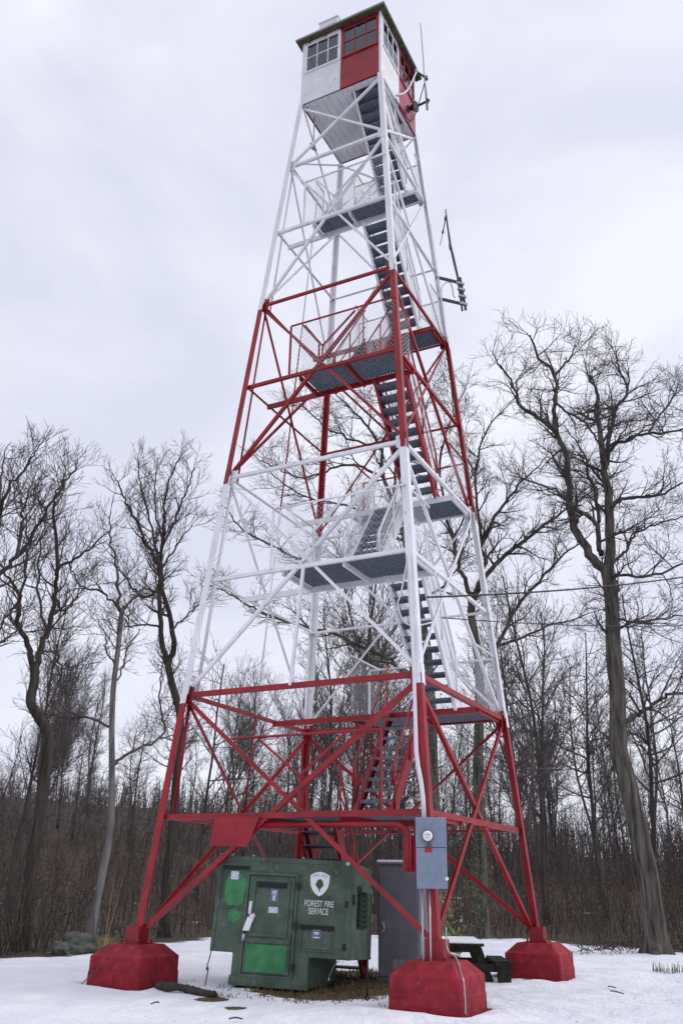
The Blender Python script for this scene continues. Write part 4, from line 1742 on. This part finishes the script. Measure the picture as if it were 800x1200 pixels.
# T4 tree with ivy behind the tower
t4 = hero('bare tree with an ivy clad trunk behind the right side of the tower', 'tree', 30,
          [(566, 1100), (564, 1040), (562, 960), (560, 900), (562, 813), (560, 770), (552, 720), (556, 695)], .185, .13,
          [lm(1.5, .14, (556, 697), (570, 673), (593, 650), (623, 627), (653, 603), (680, 585), (700, 570)),
           lm(-1.0, .13, (557, 695), (568, 660), (565, 637), (577, 613), (593, 587), (607, 570), (623, 553), (640, 535)),
           lm(-1.0, .08, (564, 640), (560, 600), (556, 560), (560, 538), (566, 515), (572, 500), (590, 480), (605, 462)),
           lm(2.0, .11, (562, 785), (583, 757), (607, 710), (630, 683), (660, 650), (680, 636), (695, 622)),
           lm(1.0, .07, (586, 756), (613, 747), (640, 733), (667, 727), (700, 716)),
           lm(2.0, .12, (553, 718), (547, 683), (538, 667), (530, 630), (520, 590), (515, 550), (522, 510), (535, 480), (545, 455)),
           lm(-1.5, .07, (520, 590), (505, 560), (495, 520), (498, 480), (510, 450), d0=1),
           lm(0.5, .05, (530, 630), (545, 600), (548, 560), (540, 520), (530, 470), (528, 440), d0=1)],
          OAK, BARK_G, 14, crown_from=.8, name='bare_tree')
# T6 tree whose trunk stands behind the near leg
t6 = hero('lichen green bare tree directly behind the near leg, long limbs reaching left', 'tree', 27,
          [(514, 1105), (512, 1040), (509, 960), (507, 880), (505, 820), (500, 760), (488, 700), (474, 630), (460, 590)], .18, .10,
          [lm(-2.5, .11, (504, 815), (480, 790), (467, 784), (454, 771), (428, 761), (395, 745), (363, 735), (327, 726), (298, 713), (269, 696), (245, 685)),
           lm(2.0, .09, (482, 670), (455, 665), (420, 668), (385, 662), (350, 654), (317, 638), (285, 622), (272, 605), (262, 590)),
           lm(-1.0, .10, (462, 595), (450, 560), (447, 527), (431, 501), (415, 482), (402, 469), (385, 455)),
           lm(1.5, .08, (460, 590), (463, 555), (470, 520), (465, 490), (450, 465), (440, 445)),
           lm(-1.5, .07, (450, 560), (425, 548), (400, 545), (375, 555), (350, 560), (325, 548), (305, 540)),
           lm(1.0, .06, (447, 527), (425, 520), (400, 510), (380, 498), (360, 480), (350, 462)),
           lm(1.0, .07, (475, 635), (450, 622), (425, 600), (395, 590), (365, 585), (335, 570), (318, 555)),
           lm(2.0, .07, (490, 705), (515, 690), (530, 670), (545, 640), (550, 615))],
          OAK, BARK_G, 16, crown_from=.7)
# T3 the forked tree behind the left leg
hero('tall bare tree with two upswept stems just left of the white band', 'tree', 28,
     [(193, 1098), (195, 1034), (201, 982), (208, 897), (211, 842), (201, 800), (195, 772)], .14, .105,
     [lm(-1.0, .12, (195, 775), (188, 740), (187, 700), (187, 662), (172, 639), (162, 616), (149, 590), (140, 570), (135, 560)),
      lm(1.0, .13, (197, 778), (203, 752), (195, 707), (188, 675), (190, 626), (192, 594), (201, 555), (211, 535)),
      lm(1.5, .06, (187, 665), (180, 630), (170, 590), (163, 560), (162, 540)),
      lm(-1.5, .06, (190, 640), (205, 610), (214, 585), (222, 565), (228, 550)),
      lm(1.0, .06, (188, 690), (170, 700), (155, 688), (143, 672), (132, 660)),
      lm(-2.0, .05, (187, 735), (170, 733), (153, 733), (140, 722)),
      lm(2.0, .05, (200, 740), (212, 728), (224, 716), (236, 705)),
      lm(-1.0, .05, (188, 670), (200, 650), (210, 635), (225, 615)),
      lm(0.5, .05, (190, 630), (182, 600), (181, 570), (184, 545))],
     MAPLE, BARK_D, 23, crown_from=.8)
# T2 the pale slim tree
hero('slim bare tree with a pale grey lower trunk left of the left leg', 'tree', 23,
     [(106, 1112), (112, 1065), (121, 1020), (130, 965), (131, 900), (131, 850), (133, 805), (138, 763), (143, 714)], .092, .06,
     [lm(.5, .06, (142, 718), (138, 690), (138, 672), (133, 649), (128, 625), (130, 600)),
      lm(-1.0, .05, (142, 716), (130, 705), (114, 691), (98, 688), (88, 675), (80, 660)),
      lm(1.0, .05, (143, 716), (156, 701), (168, 690), (172, 672)),
      lm(-1.0, .045, (130, 852), (107, 842), (78, 832), (70, 813), (70, 790), (58, 772), (50, 760)),
      lm(1.0, .055, (131, 897), (138, 892), (156, 880), (182, 868), (193, 855), (189, 832), (188, 800), (190, 780)),
      lm(.5, .03, (136, 780), (125, 760), (124, 745), (118, 735)),
      lm(.5, .03, (134, 800), (145, 780), (150, 760), (160, 745))],
     levels(.8, .17, .08, .95, .0075), BARK_P, 31, crown_from=.75)
# T1 the crooked dark tree on the left
hero('dark crooked bare tree with an S-bent trunk near the left edge', 'tree', 22.5,
     [(26, 1118), (33, 1047), (41, 990), (49, 946), (54, 897), (57, 862), (46, 842), (36, 823), (40, 800), (41, 779)], .145, .105,
     [lm(-1.0, .10, (41, 781), (32, 755), (21, 727), (23, 701), (14, 685), (6, 672), (-6, 655)),
      lm(1.0, .11, (42, 780), (50, 755), (58, 735), (64, 700), (67, 668), (88, 655), (110, 639), (125, 625)),
      lm(-1.0, .07, (66, 675), (66, 633), (63, 597), (68, 575), (75, 560)),
      lm(1.5, .05, (64, 700), (76, 715), (90, 700), (100, 690)),
      lm(2.0, .05, (44, 770), (60, 762), (70, 775), (72, 800), (78, 812)),
      lm(1.0, .05, (23, 705), (10, 720), (-4, 742), (-20, 760)),
      lm(-1.0, .05, (22, 700), (30, 670), (34, 640), (30, 615)),
      lm(1.5, .05, (55, 738), (46, 705), (44, 670), (48, 640), (52, 610))],
     MAPLE, BARK_D, 42, crown_from=.8)
# T0 tree standing just outside the left edge, limbs reaching in
hero('bare tree whose long limbs reach in from the left edge', 'tree', 20,
     [(-75, 1135), (-70, 1000), (-66, 900), (-60, 800), (-40, 730)], .22, .15,
     [lm(.5, .09, (-40, 735), (-15, 695), (0, 675), (20, 652), (42, 620), (62, 587), (81, 558), (91, 542)),
      lm(-1.0, .08, (-42, 735), (-25, 680), (-10, 630), (0, 595), (15, 565), (32, 545), (40, 530)),
      lm(1.0, .06, (-15, 690), (-5, 650), (-2, 600), (2, 560), (5, 530)),
      lm(1.0, .07, (-55, 790), (-30, 770), (-10, 758), (8, 748), (22, 736)),
      lm(.5, .06, (20, 652), (25, 620), (28, 595), (36, 570))],
     MAPLE, BARK_D, 57, crown_from=.8)

# ivy on the lower trunk of the tree behind the right leg, and a leafy vine behind the near leg


def leaf_cluster(mb, c, n, spread, size, seed):
    rng = np.random.default_rng(seed)
    for _ in range(n):
        p = c + rng.normal(0, 1, 3) * np.asarray(spread)
        nrm = unit(rng.normal(0, 1, 3) + V(-.6, -.3, .3))
        a = unit(np.cross(nrm, rng.normal(0, 1, 3)))
        b = np.cross(nrm, a)
        s = size * rng.uniform(.6, 1.3)
        mb.add([p - a * s, p - b * s * .55, p + a * s, p + b * s * .55], [(0, 1, 2, 3)])


mb = MB()
for i, py in enumerate(np.linspace(1090, 820, 40)):
    c = at(562 + random.uniform(-3, 3), py, 29.65)
    leaf_cluster(mb, c, 22 if py > 960 else 9, (.16, .16, .14), .05, 100 + i)
mb.build('ivy', IVY, t4)
mb = MB()
for i, py in enumerate(np.linspace(1050, 800, 30)):
    c = at(509 + random.uniform(-2.5, 2.5), py, 26.7)
    leaf_cluster(mb, c, 6, (.14, .14, .14), .04, 300 + i)
mb.build('ivy', IVY, t6)
vn = MB()
vb = on_z(524, 1128, 0)
dv = polar(vb[0], vb[1])[0]
for i, (px, py) in enumerate([(523, 1120), (526, 1108), (522, 1096), (527, 1086), (521, 1074), (526, 1066), (519, 1056), (524, 1050), (531, 1094), (518, 1084), (530, 1112), (535, 1120), (519, 1112), (516, 1066), (532, 1104)]):
    c = at(px, py, dv)
    leaf_cluster(vn, c, 20, (.10, .10, .09), .055, 400 + i)
    vn.tube([V(vb[0], vb[1], 0), (V(vb[0], vb[1], 0) + c) / 2 + V(.05, .05, .1), c], [.012, .008, .005], 4)
tag(vn.build('leafy_bush', IVY_Y, origin=(vb[0], vb[1], 0)), 'small yellow green leafy bush behind the near leg beside the picnic table', 'bush')

# ---- the wood behind: prototypes, then copies


def proto(i, H, r0, style):
    rng = np.random.default_rng(900 + i)
    tr_m, cr_m = MB(), MB()
    lean = rng.normal(0, .03, 2)
    pts = wander(V(0, 0, -.4), V(lean[0], lean[1], 1), H * .93, 14, .045, .06, rng)
    rad = np.linspace(r0, .03, 15)
    rad[0] *= 1.5
    rad[1] *= 1.1
    tr_m.tube(pts, rad, 8)
    P = [dict(n=2.1, len=(H * .12, H * .27), ang=(22, 55), rmax=.055, rmin=.013, seg=7, wob=.12, up=.12, sides=4),
         dict(n=2.4, len=(.7, 2.0), ang=(22, 60), rmax=.024, rmin=.010, seg=5, wob=.14, up=.10, sides=3),
         dict(n=4.2, len=(.35, 1.0), ang=(20, 55), rmax=.012, rmin=.0085, seg=3, wob=.14, up=.10, sides=3)]
    if style == 1:
        P[0]['ang'] = (35, 75)
        P[0]['up'] = .05
        for l in P:
            l['wob'] = .19
    k0 = int(15 * rng.uniform(.28, .42))
    sprout(cr_m, pts[k0:], rad[k0:], 0, P, rng, t0=0.0)
    if rng.random() < .5:                     # a second stem
        q = wander(pts[4], V(rng.normal(0, .35), rng.normal(0, .35), 1), H * .55, 9, .07, .08, rng)
        rr = np.linspace(rad[4] * .75, .025, 10)
        cr_m.tube(q, rr, 7)
        sprout(cr_m, q, rr, 0, P, rng, t0=.25)
    return tr_m.mesh('trunk', FBARK, smooth=True), cr_m.mesh('crown', TWIG_F, smooth=True)


PROTOS = [proto(i, H, r, s) for i, (H, r, s) in enumerate([(15, .11, 0), (17, .13, 0), (13, .09, 1), (16, .14, 1), (12, .075, 0), (18, .12, 0), (14, .11, 1), (10, .06, 0)])]
rng = np.random.default_rng(77)
spots = []
tries = 0
while len(spots) < 128 and tries < 20000:
    tries += 1
    az_ = rng.uniform(-6, 60)
    e = interp(EDGE, az_)
    D = e + 4 + (110 - e) * rng.random() ** .65
    x, y = CAM[0] + D * math.cos(math.radians(az_)), CAM[1] + D * math.sin(math.radians(az_))
    if az_ < 14 and (D < 40 or rng.random() < .25):
        continue
    if az_ > 33 and (D < 48 or rng.random() < .35):
        continue
    md = 1.6 + D * .012
    if any((x - a) ** 2 + (y - b) ** 2 < md * md for a, b, *_ in spots):
        continue
    spots.append((x, y, D, az_))
REG = [('slender bare tree in the wood right of the tower', 'bare trees in the wood right of the tower'),
       ('slender bare tree in the wood seen behind the tower legs', 'bare trees in the wood behind the tower'),
       ('slender bare tree in the wood left of the tower', 'bare trees in the wood left of the tower')]
for i, (x, y, D, az_) in enumerate(spots):
    tm, cm = PROTOS[i % len(PROTOS)]
    reg = 0 if az_ < 13.5 else 1 if az_ < 37.5 else 2
    z = height(x, y)
    t = thing('forest_tree', V(x, y, z), REG[reg][0], 'tree', REG[reg][1])
    s = rng.uniform(.75, 1.12) * (0.72 if D < 40 else 1.0)
    t.rotation_euler = (0, 0, rng.uniform(0, 2 * PI))
    t.scale = (s * rng.uniform(.9, 1.1),) * 2 + (s,)
    for nm, me in (('trunk', tm), ('crown', cm)):
        o = bpy.data.objects.new(nm, me)
        col.objects.link(o)
        o.parent = t

# ---- undergrowth: saplings and brush, too many to count
br = MB()
rng = np.random.default_rng(5)
for _ in range(6000):
    az_ = rng.uniform(-8, 62)
    e = interp(EDGE, az_)
    D = e + 1.5 + 60 * rng.random() ** 1.6
    x, y = CAM[0] + D * math.cos(math.radians(az_)), CAM[1] + D * math.sin(math.radians(az_))
    cl_ = mnoise.noise((x * .16, y * .16, 2)) + .6 * mnoise.noise((x * .5, y * .5, 4))
    if cl_ < rng.uniform(-.75, .25):
        continue
    h = rng.uniform(.5, 3.6) * (1.5 if D - e > 18 else 1 if D - e > 6 else .55) * (.62 + .75 * max(0, cl_))
    d = V(rng.normal(0, .16), rng.normal(0, .16), 1)
    q = wander(V(x, y, height(x, y) - .05), d, h, 4, .10, .05, rng)
    r = rng.uniform(.007, .016) * (1 + D / 90)
    br.tube(q, np.linspace(r, r * .4, 5), 3, cap=False)
    for k in range(rng.integers(3, 8)):
        i = rng.integers(1, 5)
        tw = wander(q[i], unit(rng.normal(0, 1, 3) + V(0, 0, .9)), h * rng.uniform(.18, .4), 2, .12, .06, rng)
        br.tube(tw, [r * .55, r * .4, r * .3], 3, cap=False)
tag(br.build('undergrowth', BRUSHM), 'tangle of brown saplings and brush on the forest floor', 'undergrowth', kind='stuff')

lf = MB()
for _ in range(900):                          # dry beech leaves still hanging on low brush
    az_ = rng.uniform(-4, 58)
    e = interp(EDGE, az_)
    D = e + 1.5 + 14 * rng.random() ** 1.3
    x, y = CAM[0] + D * math.cos(math.radians(az_)), CAM[1] + D * math.sin(math.radians(az_))
    leaf_cluster(lf, V(x, y, height(x, y) + rng.uniform(.1, 1.6)), 5, (.18, .18, .16), .035, int(rng.integers(1e6)))
tag(lf.build('dry_leaves', LEAFD), 'scattered dry brown leaves on the low brush at the wood edge', 'leaves', kind='stuff')

# brushy debris in the snow at the right edge of the clearing
bd = MB()
for _ in range(260):
    px = rng.uniform(675, 830)
    q = on_z(px, rng.uniform(1106, 1118), 0)
    if litter_val(q[0], q[1]) > 3:
        q = q * .5 + V(10, -2.5, 0) * .5
    h = rng.uniform(.15, .75)
    w_ = wander(V(q[0], q[1], height(q[0], q[1])), V(rng.normal(0, .9), rng.normal(0, .9), .6), h, 4, .3, -.02, rng)
    bd.tube(w_, [.012, .010, .008, .007, .005], 3, cap=False)
tag(bd.build('low_brush', BRUSHM), 'low tangled dark twigs in the snow at the right edge of the clearing', 'brush', kind='stuff')

# ---- the far wood on the hill, one mass
fw = MB()
for _ in range(5000):
    az_ = rng.uniform(-12, 66)
    D = rng.uniform(75, 190)
    x, y = CAM[0] + D * math.cos(math.radians(az_)), CAM[1] + D * math.sin(math.radians(az_))
    h = rng.uniform(3.0, 6.5) * (1.25 if D > 120 else 1) * (.62 if az_ > 33 else .9)
    q = wander(V(x, y, height(x, y) - .2), V(rng.normal(0, .06), rng.normal(0, .06), 1), h, 5, .05, .05, rng)
    r = rng.uniform(.035, .085)
    fw.tube(q, np.linspace(r, r * .3, 6), 3, cap=False)
    for k in range(12):
        i = rng.integers(1, 6)
        tw = wander(q[i], unit(rng.normal(0, 1, 3) + V(0, 0, 1.0)), h * rng.uniform(.12, .3), 3, .12, .08, rng)
        fw.tube(tw, [r * .4, r * .33, r * .28, r * .22], 3, cap=False)
tag(fw.build('distant_wood', TWIG_F), 'grey brown leafless wood covering the hill behind', 'wood', kind='stuff')

# ------------------------------------------------------------------ light
SUN_AZ, SUN_EL = math.radians(-62), math.radians(42)
w = bpy.data.worlds.new('World')
scene.world = w
w.use_nodes = True
N, L = w.node_tree.nodes, w.node_tree.links
bg = N['Background']
sky = N.new('ShaderNodeTexSky')
sky.sky_type = 'NISHITA'
sky.sun_disc = False
sky.sun_elevation = SUN_EL
sky.sun_rotation = PI / 2 - SUN_AZ
tc = N.new('ShaderNodeTexCoord')


def wnoise(scale, detail, rough, dist=0.0):
    mp = N.new('ShaderNodeMapping')
    mp.inputs['Scale'].default_value = (1, 1, 1.8)
    L.new(tc.outputs['Generated'], mp.inputs['Vector'])
    n = N.new('ShaderNodeTexNoise')
    n.inputs['Scale'].default_value = scale
    n.inputs['Detail'].default_value = detail
    n.inputs['Roughness'].default_value = rough
    n.inputs['Distortion'].default_value = dist
    L.new(mp.outputs[0], n.inputs['Vector'])
    return n.outputs['Fac']


rp_ = N.new('ShaderNodeValToRGB')
e = rp_.color_ramp.elements
e[0].position, e[0].color = 0.33, (0.755, 0.77, 0.925, 1)
e[1].position, e[1].color = 0.62, (0.955, 0.965, 1.06, 1)
L.new(wnoise(2.6, 7, .55, .4), rp_.inputs['Fac'])
sc_ = N.new('ShaderNodeVectorMath')
sc_.operation = 'SCALE'
sc_.inputs['Scale'].default_value = 0.10
L.new(sky.outputs[0], sc_.inputs[0])
mx = N.new('ShaderNodeMix')
mx.data_type = 'RGBA'
mx.inputs['Factor'].default_value = 0.92
L.new(sc_.outputs[0], mx.inputs['A'])
L.new(rp_.outputs['Color'], mx.inputs['B'])
L.new(mx.outputs['Result'], bg.inputs['Color'])
bg.inputs['Strength'].default_value = 1.04

sd = bpy.data.lights.new('sun', 'SUN')
sd.energy = 1.3
sd.angle = math.radians(20)
sd.color = (1.0, 0.96, 0.92)
so = bpy.data.objects.new('sun', sd)
col.objects.link(so)
dirv = Vector((math.cos(SUN_AZ) * math.cos(SUN_EL), math.sin(SUN_AZ) * math.cos(SUN_EL), math.sin(SUN_EL)))
so.rotation_euler = dirv.to_track_quat('Z', 'Y').to_euler()

scene.view_settings.view_transform = 'Standard'
scene.view_settings.look = 'None'
scene.view_settings.exposure = 0.0
scene.view_settings.gamma = 1.0
scene.cycles.max_bounces = 6
scene.cycles.transparent_max_bounces = 16
scene.cycles.use_denoising = True
